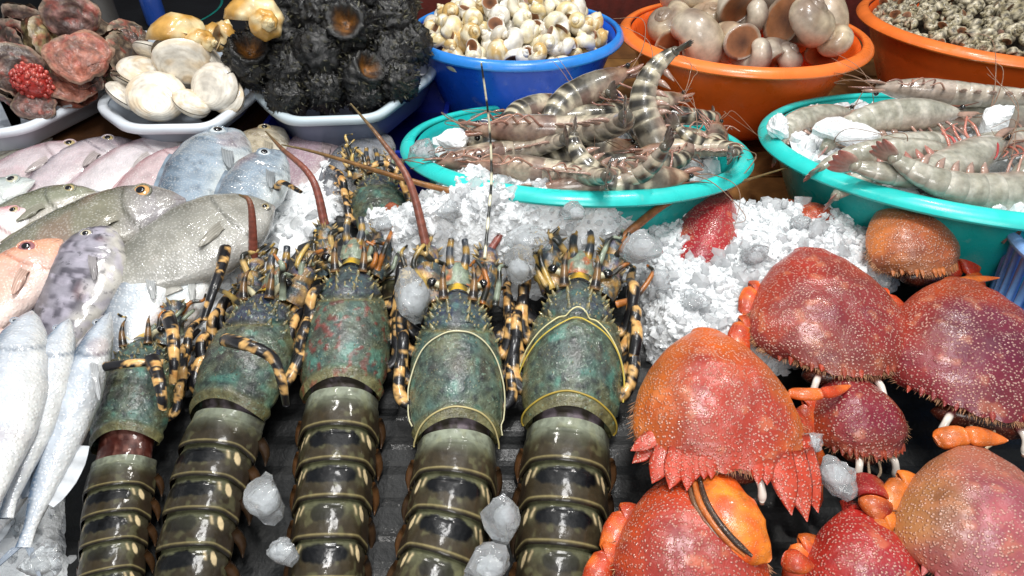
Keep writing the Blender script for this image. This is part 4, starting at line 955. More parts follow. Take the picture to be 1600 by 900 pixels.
# ------------------------------------------------------------------ prawns
def prawn(label, loc, yaw, L, curl=1.6, roll=0.0, pitch=0.0, tiger=True, seed=0, group=None, legcol='#8a6258', side=1, flip=1):
    """lying on its side: head shell towards local +X, tail curling towards the belly (local -Y); side = which way the belly faces"""
    m = Matrix.Translation(Vector(loc)) @ Matrix.Rotation(math.radians(yaw), 4, 'Z') @ Matrix.Rotation(pitch, 4, 'Y') @ Matrix.Rotation(roll, 4, 'X') @ Matrix.Scale(side, 4, (0, 1, 0))
    root = thing("prawn", label, "prawn", m, group)
    rn = np.random.RandomState(700 + seed)
    if tiger: G1, G2, G3 = hx('#736d60'), hx('#bdb49c'), hx('#1a1817')
    else: G1, G2, G3 = hx('#9c9a8c'), hx('#bdb9ac'), hx('#77735f')
    # centre line: straight head, curling tail
    def cl(s):          # s: 0 at the junction, negative towards the tail, units of L
        s = np.asarray(s, float); k = curl / 0.55
        sb = np.minimum(s, 0); a = k * sb
        x = np.where(s > 0, s, np.sin(a) / k); y = np.where(s > 0, 0, -(1 - np.cos(a)) / k)
        tx = np.where(s > 0, 1, np.cos(a)); ty = np.where(s > 0, 0, -np.sin(a))
        return np.stack([x, y, 0 * x], -1) * L, np.stack([-ty, tx, 0 * tx], -1)    # point, dorsal normal
    R = prof([(-0.56, .026), (-.46, .052), (-.3, .074), (-.1, .094), (0, .102), (.1, .106), (.2, .096), (.3, .070), (.38, .036), (.42, .012)], 0.03)
    def ring(s0, s1, n, nv=22, step=True, lift=0.0):
        s = np.linspace(s0, s1, n); C, Nn = cl(s); a = np.linspace(0, 2 * np.pi, nv, endpoint=False)
        r = R(s) * L + lift
        if step: q = np.linspace(0, 1, n); r = r + L * (-0.006 * ss(0.25, 0.0, q) + 0.003 * np.sin(q * np.pi) - 0.002 * ss(.9, 1, q))
        V = C[:, None, :] + (r[:, None] * np.cos(a)[None, :])[..., None] * Nn[:, None, :] + (r[:, None] * 0.78 * np.sin(a)[None, :])[..., None] * np.array([0, 0, 1.0])
        return V, s[:, None] * np.ones((1, nv)), np.ones((n, 1)) * a[None, :]
    V, s, a = ring(0.42, -0.02, 26, step=False); n1 = fbm(V, 60, seed, 2); n2 = fbm(V, 170, seed + 3, 2)
    c = mixc(G1, G2, ss(-0.2, 0.5, n1)); c = mixc(c, G3, ss(0.25, 0.6, n2) * (0.55 if tiger else 0.3))
    if tiger: c = mixc(c, G3, ss(0.5, 0.8, np.sin(s * 26 + 1)) * 0.7); c = mixc(c, hx('#9a6a4a'), ss(0.15, 0.35, s) * 0.5)
    c = mixc(c, hx('#a88478'), ss(0.2, 0.9, -np.cos(a)) * 0.4)
    obj("head_shell", V, grid_faces(26, 22, cv=True), M_SHRIMP, root, c)
    for i in range(6):
        s0 = 0.005 - 0.09 * i; s1 = s0 - 0.108
        V, s, a = ring(s0, max(s1, -0.56), 12, step=True); q = (s0 - s) / (s0 - s1)
        n1 = fbm(V, 80, seed + i, 2)
        c = mixc(G1, G2, ss(-0.3, 0.5, n1))
        if tiger:
            c = mixc(c, G3, ss(0.20, 0.34, q + 0.05 * n1) * ss(0.78, 0.60, q + 0.05 * n1) * 0.9 * ss(-0.9, -0.3, np.cos(a)))
            c = mixc(c, G2 * 1.1, ss(0.78, 0.86, q) * 0.7)
        else: c = mixc(c, G3, ss(0.35, 0.5, q) * ss(0.8, 0.65, q) * 0.35)
        c = mixc(c, hx('#b8a898'), ss(0.5, 0.95, -np.cos(a)) * 0.6)
        obj("shell_segment", V, grid_faces(12, 22, cv=True), M_SHRIMP, root, c)
    # tail fan
    C, Nn = cl(np.array([-0.545])); Tn = -np.array([Nn[0][1], -Nn[0][0], 0])
    V, F = sphere(C[0], 0.034 * L, 8, 12); obj("tail_tip", V, F, M_SHRIMP, root, mixc(G1, G3, 0.4))
    for a_ in (-0.5, -0.18, 0.18, 0.5):
        d = Tn * math.cos(a_) + np.array([0, 0, 1]) * math.sin(a_)
        V, F = tube(resample([C[0], C[0] + d * 0.06 * L, C[0] + d * 0.13 * L], 8), 0.036 * L * np.array([0.5, 0.8, 1, 1.05, 1, 0.85, 0.6, 0.15]), 8, 0.25, up=Nn[0])
        obj("tail_fin", V, F, M_SHRIMP, root, tube_cols(8, 8, lambda q: mixc(G1, hx('#4a3a38') if tiger else hx('#a05a50'), q)))
    # rostrum
    V, F = tube(resample([(0.26 * L, 0.060 * L, 0), (0.42 * L, 0.045 * L, 0), (0.56 * L, 0.07 * L, 0)], 10), np.linspace(0.018, 0.002, 10) * L, 7, 0.5, up=(0, 1, 0))
    obj("beak", V, F, M_SHRIMP, root, hx('#7a4a38'))
    for sgn in (-1, 1):
        e = thing_part("eye", root)
        V, F = sphere((0.40 * L, 0.015 * L, sgn * 0.035 * L), 0.017 * L, 7, 10); obj("eyeball", V, F, M_EYE, e, hx('#0a0808'))
        j = rn.uniform(-1, 1, 6)
        V, F = tube(resample([(0.40 * L, -0.01 * L, sgn * 0.02 * L), (0.55 * L, (0.05 + 0.1 * j[0]) * L, (0.05 + 0.03 * j[1]) * L), (0.62 * L, (0.25 + 0.2 * j[2]) * L, (0.1 + 0.06 * j[3]) * L), (0.5 * L, (0.5 + 0.2 * j[4]) * L, 0.08 * L)], 20), np.linspace(0.0042, 0.0014, 20) * L, 5)
        obj("feeler", V, F, M_ANT, root, hx('#8a6a54'))
        V, F = tube(resample([(0.36 * L, -0.02 * L, sgn * 0.02 * L), (0.44 * L, -0.03 * L, sgn * 0.03 * L), (0.50 * L, -0.02 * L, sgn * 0.03 * L)], 8), 0.02 * L * np.array([.6, .9, 1, 1, .9, .8, .5, .1]), 8, 0.5)
        obj("feeler_scale", V, F, M_SHRIMP, root, mixc(G1, hx('#a86a58'), 0.5))
    # legs under the head, swimmerets under the tail
    for i in range(5):
        x0 = (0.28 - 0.06 * i) * L; j = rn.uniform(-1, 1, 4)
        V, F = tube(resample([(x0, -0.05 * L, 0.01 * L), (x0 + 0.03 * L, -0.13 * L, (0.03 + .03 * j[0]) * L), (x0 + (0.07 + 0.03 * j[1]) * L, -0.19 * L, (0.02 + .03 * j[2]) * L), (x0 + 0.13 * L, -0.2 * L, 0)], 10), np.linspace(0.009, 0.003, 10) * L, 6)
        obj("leg", V, F, M_SHRIMP, root, mixc(hx(legcol), hx('#c89a80'), rn.rand() * 0.6))
    for i in range(5):
        C, Nn = cl(np.array([-0.05 - 0.09 * i])); b = C[0] - Nn[0] * R(-0.05 - 0.09 * i) * L * 0.85
        V, F = tube(resample([b, b - Nn[0] * 0.04 * L + [0, 0, 0.006 * L], b - Nn[0] * 0.085 * L + [0.02 * L, 0, 0]], 7), 0.02 * L * np.array([.6, 1, 1.1, 1, .8, .5, .1]), 7, 0.5)
        obj("swimmer", V, F, M_SHRIMP, root, mixc(hx('#a89080'), hx(legcol), 0.4))
    return root
TG = "tiger prawns in the left turquoise bowl"; PG = "pale prawns in the right turquoise bowl"
Lt = 0.165
def T(label, px, py, z, yaw, L=Lt, curl=1.4, roll=0.0, pitch=0.0, side=1, seed=0): prawn(label, at(px, py, z + 0.004), yaw, L * 1.25, curl + 0.5, roll + 0.15 * math.sin(seed * 2.3), pitch, True, seed, TG, side=side)
T("large striped tiger prawn lying on top across the bowl's middle, head to the left", 868, 205, 0.095, 172, 0.20, 1.15, 0.5, 0.05, -1, 1)
T("tiger prawn with its tail raised over the orange bowl's rim", 1012, 196, 0.105, -55, 0.15, 1.1, 0.9, 0.75, -1, 2)
T("tiger prawn curled along the bowl's front edge with dark bands", 850, 268, 0.085, 165, 0.16, 0.9, 0.45, 0.0, -1, 3)
T("tiger prawn at the bowl's right end, tail bent towards the rim", 1075, 232, 0.085, 190, 0.13, 1.9, 0.3, 0.0, -1, 4)
T("tiger prawn at the back of the bowl with brown head up", 900, 148, 0.100, 25, 0.17, 1.2, 0.6, -0.25, 1, 5)
T("reddish headed tiger prawn at the bowl's left end over the ice", 780, 240, 0.070, 200, 0.16, 1.3, 0.4, 0.0, -1, 6)
T("tiger prawn at the front right of the bowl, head up to the right", 1040, 256, 0.085, 200, 0.12, 1.6, 0.3, 0.0, 1, 7)
T("tiger prawn behind the large one, its middle showing pinkish", 930, 180, 0.075, 190, 0.17, 1.2, 0.3, 0.0, 1, 8)
T("tiger prawn half buried between the front prawns", 960, 262, 0.055, 15, 0.17, 1.0, 0.4, 0.0, 1, 9)
T("tiger prawn at the back right against the turquoise rim", 1060, 180, 0.075, 160, 0.13, 1.4, 0.4, 0.0, 1, 10)
T("small tiger prawn under the others near the front ice", 800, 282, 0.070, 340, 0.12, 1.2, 0.3, 0.0, 1, 11)
T("tiger prawn tucked low under the prawn with the raised tail", 1000, 215, 0.055, 100, 0.15, 1.3, 0.3, 0.0, 1, 12)
T("tiger prawn on top at the right with its head against the far rim", 1010, 165, 0.095, 30, 0.13, 1.5, 0.5, 0.0, 1, 13)
T("tiger prawn at the far right end with banded tail along the rim", 1120, 222, 0.080, 75, 0.12, 1.6, 0.4, 0.0, -1, 14)
T("tiger prawn lying crosswise over the front right prawns", 985, 285, 0.085, 12, 0.14, 1.3, 0.6, 0.0, -1, 15)
T("brownish tiger prawn at the back left pointing up over the rim", 820, 170, 0.090, 40, 0.13, 1.2, 0.4, 0.0, 1, 16)
T("tiger prawn deep in the bowl's middle under the large one", 900, 235, 0.065, 10, 0.15, 1.0, 0.5, 0.0, 1, 17)
T("tiger prawn deep at the bowl's left, tail towards the back", 745, 215, 0.060, 240, 0.13, 1.0, 0.4, 0.0, 1, 18)
T("tiger prawn deep at the right under the rim prawns", 1060, 215, 0.060, 330, 0.14, 1.0, 0.4, 0.0, -1, 19)
T("tiger prawn at the front middle, banded back turned up", 930, 296, 0.078, 185, 0.14, 0.9, 1.2, 0.0, -1, 20)
T("tiger prawn at the back middle against the blue bowl", 860, 168, 0.075, 200, 0.14, 1.0, 0.7, 0.0, -1, 21)
def S_(label, px, py, z, yaw, L=0.20, curl=0.9, roll=0.0, pitch=0.0, side=1, seed=0, legcol='#97746c'): prawn(label, at(px, py, z), yaw, L, curl, roll, pitch, False, seed, PG, legcol, side)
S_("pale prawn at the back right with its head on the bowl's rim", 1480, 146, 0.105, 165, 0.22, 0.7, 0.5, 0.0, -1, 21)
S_("greenish banded prawn lying across the back of the bowl", 1400, 180, 0.095, 5, 0.22, 0.8, 0.6, 0.0, 1, 22)
S_("long pale prawn at the bowl's left side, tail to the left rim", 1410, 238, 0.10, -12, 0.18, 0.7, 0.55, 0.0, 1, 23)
S_("pale prawn in front with bright red legs folded over its head", 1490, 258, 0.105, 30, 0.22, 0.9, 0.3, -0.1, -1, 24, '#b03a3e')
S_("pale prawn at the front of the bowl, straight along the rim", 1560, 300, 0.10, 4, 0.21, 0.8, 0.6, 0.0, -1, 25)
S_("pale prawn with red legs at the right edge of the photo", 1570, 225, 0.100, 200, 0.22, 0.8, 0.3, 0.0, -1, 26, '#b03a3e')
S_("brownish tailed prawn under the others in the bowl's centre", 1430, 225, 0.070, 190, 0.20, 1.3, 0.4, 0.0, 1, 27)
S_("pale prawn at the lower right cut by the photo's edge", 1650, 255, 0.105, 20, 0.22, 0.9, 0.6, 0.0, 1, 28)
S_("pinkish prawn low at the bowl's left beside the ice", 1265, 185, 0.070, 20, 0.18, 1.0, 0.4, 0.0, 1, 29)
S_("grey prawn beneath the red legged prawn at the front", 1420, 275, 0.085, 345, 0.17, 1.0, 0.4, 0.0, 1, 30)
S_("pale prawn at the back right corner of the bowl", 1570, 180, 0.080, 340, 0.2, 0.9, 0.5, 0.0, 1, 31)

# ------------------------------------------------------------------ shells
def snail_mesh(name, turns=4.5, grow=2.0, spire=1.3, tubr=0.62, colf=None, m=M_SHELL, seed=0, rough=0.0, ab=1.25, nu=96, nv=16, knobs=0.0):
    """helical shell of unit size, apex at +Z"""
    th = np.linspace(0, 2 * np.pi * turns, nu)[:, None]; a = np.linspace(0, 2 * np.pi, nv, endpoint=False)[None, :]
    k = math.log(grow) / (2 * np.pi); R = np.exp(k * (th - th[-1]))
    rr = tubr * R * (1 + knobs * np.sin(th * 7) * np.clip(np.sin(a + 0.6), 0, 1))
    cx = R * 0.55
    rad = cx + rr * np.cos(a); zz = -R * spire + rr * ab * np.sin(a)
    V = np.stack([rad * np.cos(th), rad * np.sin(th), zz], -1)
    V = V - (V.reshape(-1, 3).max(0) + V.reshape(-1, 3).min(0)) / 2
    V = V / (V.reshape(-1, 3).max(0) - V.reshape(-1, 3).min(0)).max()
    if rough: V = V * (1 + rough * noise(V, 14, seed))[..., None]
    C = colf(V, th * np.ones_like(a), a * np.ones_like(th)) if colf else (0.6, 0.55, 0.45)
    F = grid_faces(nu, nv, cv=True)
    # lip and closed mouth
    VV = V.reshape(-1, 3); n0 = len(VV); mc = V[-1].mean(0)
    C = np.broadcast_to(np.asarray(C, float), V.shape).reshape(-1, 3)
    VV = np.concatenate([VV, V[-1] * 0.8 + mc * 0.2 , [mc * 0.9]]); C = np.concatenate([C, np.tile(hx('#8a5a3a'), (nv, 1)), [hx('#4a2c1c')]])
    for j in range(nv):
        j2 = (j + 1) % nv
        F.append(((nu - 1) * nv + j, n0 + j, n0 + j2, (nu - 1) * nv + j2)); F.append((n0 + j, n0 + nv, n0 + j2))
    return mesh(name, VV, F, m, C)
def c_cream(s1, s2):
    def f(V, th, a):
        n = fbm(V, 5, 3, 2); c = mixc(hx(s1), hx(s2), ss(-0.2, 0.5, n + 0.35 * np.sin(a * 1.0 + 1)))
        return mixc(c, hx('#8f7a4a'), ss(0.5, 0.8, noise(V, 11, 9)) * 0.35)
    return f
def c_speck(V, th, a):
    c = mixc(hx('#c9bfa6'), hx('#a39878'), ss(-0.3, 0.4, noise(V, 6, 2)))
    return mixc(c, hx('#2c2622'), ss(0.05, 0.30, np.sin(th * 9 + 1.5 * np.sin(a * 2)) * 0.5 + np.sin(a * 4 + th * 2) * 0.5) * 0.9)
def c_moon(s1, s2):
    def f(V, th, a):
        n = fbm(V, 3, 5, 2); c = mixc(hx(s1), hx(s2), ss(-0.4, 0.5, n + 0.3 * np.sin(a)))
        c = mixc(c, hx('#7a5f48'), ss(0.4, 0.9, np.sin(th * 22 + n * 3)) * 0.35); return mixc(c, hx('#e2d6c2'), ss(0.5, 0.9, np.sin(a + 2.2)) * 0.4)
    return f
CREAM = [snail_mesh("sea_snail", 4.4, 2.0, 1.55, 0.58, c_cream(a_, b_), M_SHELLG, i, 0.02) for i, (a_, b_) in enumerate((('#e9e2cf', '#d8c390'), ('#ece7da', '#ddd2b2'), ('#e2d5b4', '#c4a264'), ('#eae7de', '#cfc8ba')))]
SPECK = [snail_mesh("speckled_snail", 5.0, 1.75, 1.5, 0.55, c_speck, M_ROUGHSH, i, 0.05, nu=72, nv=12, knobs=0.16) for i in range(3)]
MOON = [snail_mesh("large_sea_snail", 4.2, 2.4, 0.98, 0.62, c_moon(a_, b_), M_SHELLG, i, 0.015, 1.15, 120, 24) for i, (a_, b_) in enumerate((('#b8a88e', '#857466'), ('#c2b296', '#98806a'), ('#a89c8c', '#7c6e66')))]
CONCH = snail_mesh("conch_shell", 4.5, 2.1, 1.9, 0.62, c_cream('#e6d2a4', '#c4954a'), M_SHELLG, 3, 0.03, knobs=0.12)

def put(name, me, loc, size, rot, label, cat, group):
    o = bpy.data.objects.new(name, me); COL.objects.link(o)
    o.location = loc; o.scale = (size,) * 3; o.rotation_euler = rot
    return tag(o, label, cat, group)
def heap(c, R, h, spacing, layers=2, flat=0.55, seed=0, dz=0.0, front_only=False):
    """points spread over a heap inside a bowl: c = rim centre"""
    rn = np.random.RandomState(seed); pts = []
    for l in range(layers):
        tries = 0; mine = []
        while tries < 6000:
            tries += 1
            r = R * math.sqrt(rn.rand()); a = rn.uniform(0, 2 * np.pi)
            x, y_ = r * math.cos(a), r * math.sin(a)
            if front_only and y_ > R * 0.75: continue
            z = h * (1 - (r / R) ** 2) ** flat - l * spacing * 0.7 + dz
            if all((x - q[0]) ** 2 + (y_ - q[1]) ** 2 + (z - q[2]) ** 2 > spacing ** 2 for q in mine): mine.append((x, y_, z))
        pts += mine
    return [np.asarray(c) + np.array(p) for p in pts], rn
pts, rn = heap(B_BL, 0.150, 0.058, 0.029, 2, 0.7, 3, -0.004)
for p in pts:
    put("sea_snail", CREAM[rn.randint(4)], p, rn.uniform(0.038, 0.052), rn.uniform(0, 6.28, 3), "small cream sea snail in the heap in the blue bowl", "sea snail", "cream snails in the blue bowl")
pts, rn = heap(B_OR, 0.212, 0.050, 0.0195, 1, 0.7, 4, -0.010, True)
for p in pts[:290]:
    put("speckled_snail", SPECK[rn.randint(3)], p, rn.uniform(0.026, 0.036), rn.uniform(0, 6.28, 3), "small dark speckled snail in the right orange bowl", "sea snail", "speckled snails in the right orange bowl")
# packed layer under them, out of sight except as shadow between the shells
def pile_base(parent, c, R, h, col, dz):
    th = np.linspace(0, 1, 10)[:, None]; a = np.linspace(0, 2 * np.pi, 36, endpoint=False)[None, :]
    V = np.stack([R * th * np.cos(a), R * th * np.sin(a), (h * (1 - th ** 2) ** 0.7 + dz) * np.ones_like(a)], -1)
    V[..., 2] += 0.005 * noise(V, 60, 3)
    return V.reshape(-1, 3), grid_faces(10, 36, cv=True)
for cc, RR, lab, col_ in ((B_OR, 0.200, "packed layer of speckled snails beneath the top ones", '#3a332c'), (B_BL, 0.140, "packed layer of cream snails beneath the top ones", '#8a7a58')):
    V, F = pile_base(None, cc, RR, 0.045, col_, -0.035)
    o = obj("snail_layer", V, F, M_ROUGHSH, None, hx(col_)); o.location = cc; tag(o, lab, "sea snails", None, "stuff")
# large snails in the middle orange bowl
ML = [((1052, 98), .030, .105, 0, "beige sea snail at the left of the bowl beside the prawn tail"), ((1100, 20), .06, .105, 1, "large sea snail standing at the back left of the heap"), ((1190, 35), .06, .115, 2, "large sea snail at the top of the heap with a rounded back"),
      ((1206, 75), .055, .115, 3, "large smooth sea snail in front with its spire to the left"), ((1280, 60), .035, .10, 4, "grey sea snail at the right against the orange rim"), ((1130, 92), .028, .085, 5, "small pale sea snail low at the front rim"),
      ((1250, 8), .06, .105, 6, "sea snail at the back right of the heap"), ((1150, 5), .06, .10, 7, "cream sea snail at the back of the heap"), ((1290, 18), .045, .095, 8, "sea snail at the far right back with a pale lip"), ((1060, 52), .03, .09, 9, "grey sea snail at the bowl's left with its opening outward"), ((1240, 98), .022, .08, 10, "sea snail mostly hidden at the front right of the heap"), ((1130, 60), .02, 0.10, 11, "sea snail buried in the middle of the heap")]
OFF = [(-.100, -.085, .000), (-.085, .075, .035), (.035, .02, .065), (.055, -.09, .028), (.125, -.03, .015), (-.03, -.125, -.004), (.095, .085, .035), (.0, .115, .035), (.145, .045, .012), (-.125, .0, .002), (.11, -.105, -.006), (-.02, -.03, .03)]
for (pp, dz, sz, i, lab), of in zip(ML, OFF):
    rn = np.random.RandomState(40 + i)
    put("large_sea_snail", MOON[i % 3], B_OM + np.array(of) + [0, 0, 0.012], sz * 0.98, (rn.uniform(0.3, 1.3) * (1 if i % 2 else -1), rn.uniform(-0.6, 0.6), rn.uniform(0, 6.28)), lab, "sea snail", "large snails in the middle orange bowl")

for i, of in enumerate([(-.05, -.07, -.01), (.02, -.115, -.02), (.08, -.02, .0), (-.06, .02, .0), (.03, .07, .0), (.12, .02, -.01), (-.115, -.05, -.015), (-.1, .08, -.01), (.07, .12, .0)]):
    rn = np.random.RandomState(140 + i)
    put("large_sea_snail", MOON[(i + 1) % 3], B_OM + np.array(of) + [0, 0, 0.005], rn.uniform(0.075, 0.095), (rn.uniform(-1.3, 1.3), rn.uniform(-0.6, 0.6), rn.uniform(0, 6.28)), "large beige sea snail partly hidden under the top ones", "sea snail", "large snails in the middle orange bowl")
# clams
def valve(r, side, seed, c1, c2, ribs=0, deep=0.42):
    nu, nv = 26, 40
    q = np.linspace(0, 1, nu)[:, None]; a = np.linspace(0, 2 * np.pi, nv, endpoint=False)[None, :]
    # rings grow from the hinge point at (0, -0.8)
    x = r * q * np.sin(a) * 1.02; y = r * (q * -np.cos(a) * 0.92 + (1 - q) * -0.62)
    z = r * deep * np.sqrt(np.clip(1 - q ** 2.2, 0, 1)) * np.ones_like(a)
    if ribs: z = z * (1 + 0.05 * np.cos(a * ribs)) + r * 0.03 * np.cos(a * ribs) * q; 
    z = z + r * 0.008 * np.sin(q * 46)
    if ribs:
        w_ = 1 + 0.22 * noise(np.stack([np.sin(a) + 0 * q, np.cos(a) + 0 * q, 0 * q * a], -1), 1.7, seed) + 0.05 * q * noise(np.stack([np.sin(a) + 0 * q, np.cos(a) + 0 * q, 0 * q * a], -1), 7, seed)
        x = x * w_; y = y * w_; z = z * (1 + 0.5 * noise(np.stack([x / r, y / r, 0 * x], -1), 3.0, seed)) + r * 0.09 * noise(np.stack([x / r, y / r, 0 * x], -1), 5.0, seed + 3)
    V = np.stack([x, y, side * z], -1)
    n = fbm(V / r, 3, seed, 2)
    edge_ = ss(0.86, 0.97, q * np.ones_like(a)) if ribs else 0 * q * a
    C = mixc(hx(c1), hx(c2), ss(-0.3, 0.6, n + 0.25 * np.sin(q * 14) * np.ones_like(a)))
    C = mixc(C, hx('#8f7a5e'), ss(0.5, 0.95, np.sin(q * 44 + 2 * n)) * 0.28 * ss(0.3, 0.7, q * np.ones_like(a)))
    C = mixc(C, hx('#b8a890'), edge_ * 0.4); C = mixc(C, hx('#a04a3c'), (ss(0.3, 0.6, fbm(V / r, 4, seed + 9, 2)) * 0.6 if ribs else 0 * edge_))
    return V.reshape(-1, 3), grid_faces(nu, nv, cv=True), C
def clam(label, loc, r, rot, c1, c2, seed, gap=0.0, cat="clam", name="clam", group=None, ribs=0, deep=0.42, m=M_SHELLG):
    root = thing(name, label, cat, Matrix.Translation(Vector(loc)) @ Matrix.Rotation(rot[2], 4, 'Z') @ Matrix.Rotation(rot[0], 4, 'X') @ Matrix.Rotation(rot[1], 4, 'Y'), group)
    for s in (1, -1):
        V, F, C = valve(r, s, seed, c1, c2, ribs, deep)
        V = V + [0, 0, s * (0.0004 + gap * 0.5)]
        obj("valve", V, F, m, root, C)
    return root
CL = "white clams in the white tray"
for i, (px, py, z, r, rx, ry, rz, lab) in enumerate((
    (245, 150, .085, .040, 0.9, 0.1, 0.3, "large round white clam at the front of its tray"), (336, 135, .090, .038, 1.0, 0.2, -0.5, "round white clam with a rusty tinge at the right of its tray"), (222, 112, .105, .036, 0.35, -0.2, 2.0, "flat white clam on top at the left of the clam heap"),
    (196, 150, .080, .030, 0.7, -0.3, 2.4, "greyish clam low at the left of its tray"), (285, 90, .125, .040, 1.9, 0.1, 0.2, "open white clam showing its bluish inside at the top of the heap"), (330, 95, .11, .036, 1.2, 0.6, 1.4, "cream clam at the back right beside the black shells"),
    (300, 160, .075, .028, 0.6, 0.3, 1.0, "small clam half hidden between the two front clams"), (240, 82, .12, .030, 0.8, 0.0, 2.8, "small curled white clam at the top left of the heap"), (355, 150, .075, .030, 0.8, 0.5, -1.0, "pale clam against the right rim of its tray"), (275, 120, .085, .035, 0.5, 0.2, 0.6, "clam buried in the middle of the white heap"), (205, 130, .08, .032, 0.6, 0.5, 1.6, "clam buried at the left of the white heap"))):
    clam(lab, at(px, py, z), r, (rx, ry, rz), '#e9e2d4', '#cdc6ba' if i % 2 else '#dcc9ac', 30 + i, 0.012 if i == 4 else 0.0, group=CL)
for px, py, z, sz, rot, lab in ((290, 58, .15, .105, (1.5, 0.3, 1.2), "yellow orange conch shell behind the white clams"), (400, 26, .185, .10, (1.4, 0.2, 0.6), "pale yellow conch shell beside the black shells"), (340, 55, .13, .08, (0.5, 1.0, 2.0), "small conch shell between the two larger yellow ones")):
    put("conch_shell", CONCH, at(px, py, z), sz, rot, lab, "shell", "yellow conch shells")
# scallops
SCC = [('#5a4440', '#8a6660'), ('#a86a58', '#7c564c'), ('#55483f', '#80705e'), ('#9a8c62', '#5c4c38'), ('#4a3c38', '#7a5c54')]
scal = [(125, 90, .125, .050, .7, .2, .4, 1, "flat pinkish orange scallop lying on top of the heap"), (75, 60, .14, .042, 1.2, .4, 1.0, 3, "yellowish crusted scallop at the top of the heap"), (110, 25, .17, .045, 1.4, .2, .2, 0, "brown scallop standing upright at the peak of the heap"), (160, 60, .13, .045, .9, -.3, 2.0, 2, "grey brown scallop at the right of the heap"),
        (30, 60, .13, .045, 1.0, .5, 2.6, 0, "brown scallop behind the red roe"), (20, 105, .12, .045, 1.1, -.4, 1.2, 4, "dark brown scallop at the left edge"), (110, 135, .085, .040, .5, .1, .8, 1, "open pinkish scallop at the front of its tray"), (190, 90, .11, .045, 1.2, -.8, 2.4, 2, "long grey scallop leaning at the right rim"),
        (10, 150, .085, .036, .7, .3, 2.2, 0, "reddish brown scallop low at the left edge"), (165, 110, .09, .036, .8, .4, 3.0, 3, "small tan scallop at the right front of the heap"), (90, 110, .09, .042, .4, .3, 1.5, 4, "dark scallop under the pinkish orange one"), (55, 165, .075, .032, .6, .1, .5, 0, "small maroon scallop beneath the red roe"), (40, 35, .15, .04, 1.2, .2, 2.9, 4, "dark scallop at the back left of the heap"), (200, 60, .12, .040, 1.0, .3, 0.9, 2, "dull scallop at the back right of the heap"), (140, 120, .08, .04, .4, .1, 2.5, 2, "dull scallop low in the middle of the heap"), (5, 80, .11, .04, 1.0, .1, 1.5, 3, "tan scallop cut by the left edge")]
for i, (px, py, z, r, rx, ry, rz, k, lab) in enumerate(scal):
    clam(lab, at(px, py, z), r * 0.84, (rx + 0.15, ry, rz), *SCC[k], 60 + i, 0.012 if k in (1, 3) else 0.002, "scallop", "scallop", "brown scallops in the left tray", 18, 0.26, M_ROUGHSH)
rn = np.random.RandomState(77)
for i in range(22):
    px, py = rn.uniform(-5, 210), rn.uniform(30, 165)
    if py > 190 - 0.35 * px: py = 190 - 0.35 * px
    clam("small broken brown scallop among the larger ones in the left tray", at(px, py, 0.16 - 0.0006 * py + rn.uniform(-0.005, 0.012)), rn.uniform(0.016, 0.026), (rn.uniform(0.2, 1.6), rn.uniform(-0.8, 0.8), rn.uniform(0, 6.28)), *SCC[rn.randint(5)], 160 + i, 0.004, "scallop", "scallop", "small brown scallops in the left tray", 14, 0.2, M_ROUGHSH)
mb = MB(); rn = np.random.RandomState(5); p0 = at(50, 128, 0.105)
for i in range(260):
    d = rn.normal(0, 1, 3); d /= np.linalg.norm(d); 
    V, F = sphere(d * np.array([0.026, 0.020, 0.026]) * rn.uniform(0.8, 1.0) + [0, 0, 0], rn.uniform(0.0022, 0.0042), 5, 7); mb.add(V, F, mixc(hx('#a02a26'), hx('#c85a4c'), rn.rand()))
V, F = sphere((0, 0, 0), (0.024, 0.018, 0.024)); mb.add(V, F, hx('#b03028'))
o = mb.build("roe_clump", M_ROE); o.location = p0; tag(o, "bright red lump of roe on the brown scallops", "roe")

# black spiny shells
def black_mesh(seed, mouth):
    rn = np.random.RandomState(seed)
    V, F = sphere((0, 0, 0), 1.0, 40, 56); D = V / (np.linalg.norm(V, axis=1)[:, None] + 1e-9)
    md = np.array([0.15, -0.75, 0.6]); md /= np.linalg.norm(md); dm = D @ md
    ridges = 0.09 * np.abs(np.sin(np.arctan2(D[:, 1], D[:, 0]) * 8 + 2 * noise(D, 2, seed))) + 0.10 * noise(D, 7, seed) + 0.09 * np.abs(noise(D, 14, seed + 2))
    r = 0.85 + ridges
    C = mixc(hx('#050506'), hx('#151412'), ss(0.1, 0.5, noise(D, 11, seed + 4)))
    C = mixc(C, hx('#5a5640'), ss(0.5, 0.75, noise(D, 17, seed + 6)) * 0.5)
    if mouth:
        k = ss(0.86, 0.95, dm); r = r * (1 - 0.55 * k); r = r * (1 + 0.14 * np.exp(-((dm - 0.82) / 0.04) ** 2))
        C = mixc(C, mixc(hx('#8a5a24'), hx('#3a2412'), ss(-0.2, 0.5, noise(D, 8, seed))), ss(0.87, 0.93, dm))
    V = D * r[:, None]
    mb = MB(); mb.add(V, F, C)
    for i in range(170):
        d = rn.normal(0, 1, 3); d /= np.linalg.norm(d)
        if mouth and d @ md > 0.72: continue
        Vc, Fc = cone(d * 0.85, d + rn.normal(0, 0.3, 3), rn.uniform(0.04, 0.075), rn.uniform(0.16, 0.32), 5)
        mb.add(Vc, Fc, mixc(hx('#0b0b0d'), hx('#55523c'), rn.rand() ** 3))
    return mesh("spiny_shell", np.concatenate(mb.V), mb.F, M_BLACK, np.concatenate(mb.C))
BKM = [black_mesh(1, True), black_mesh(2, False), black_mesh(3, False)]
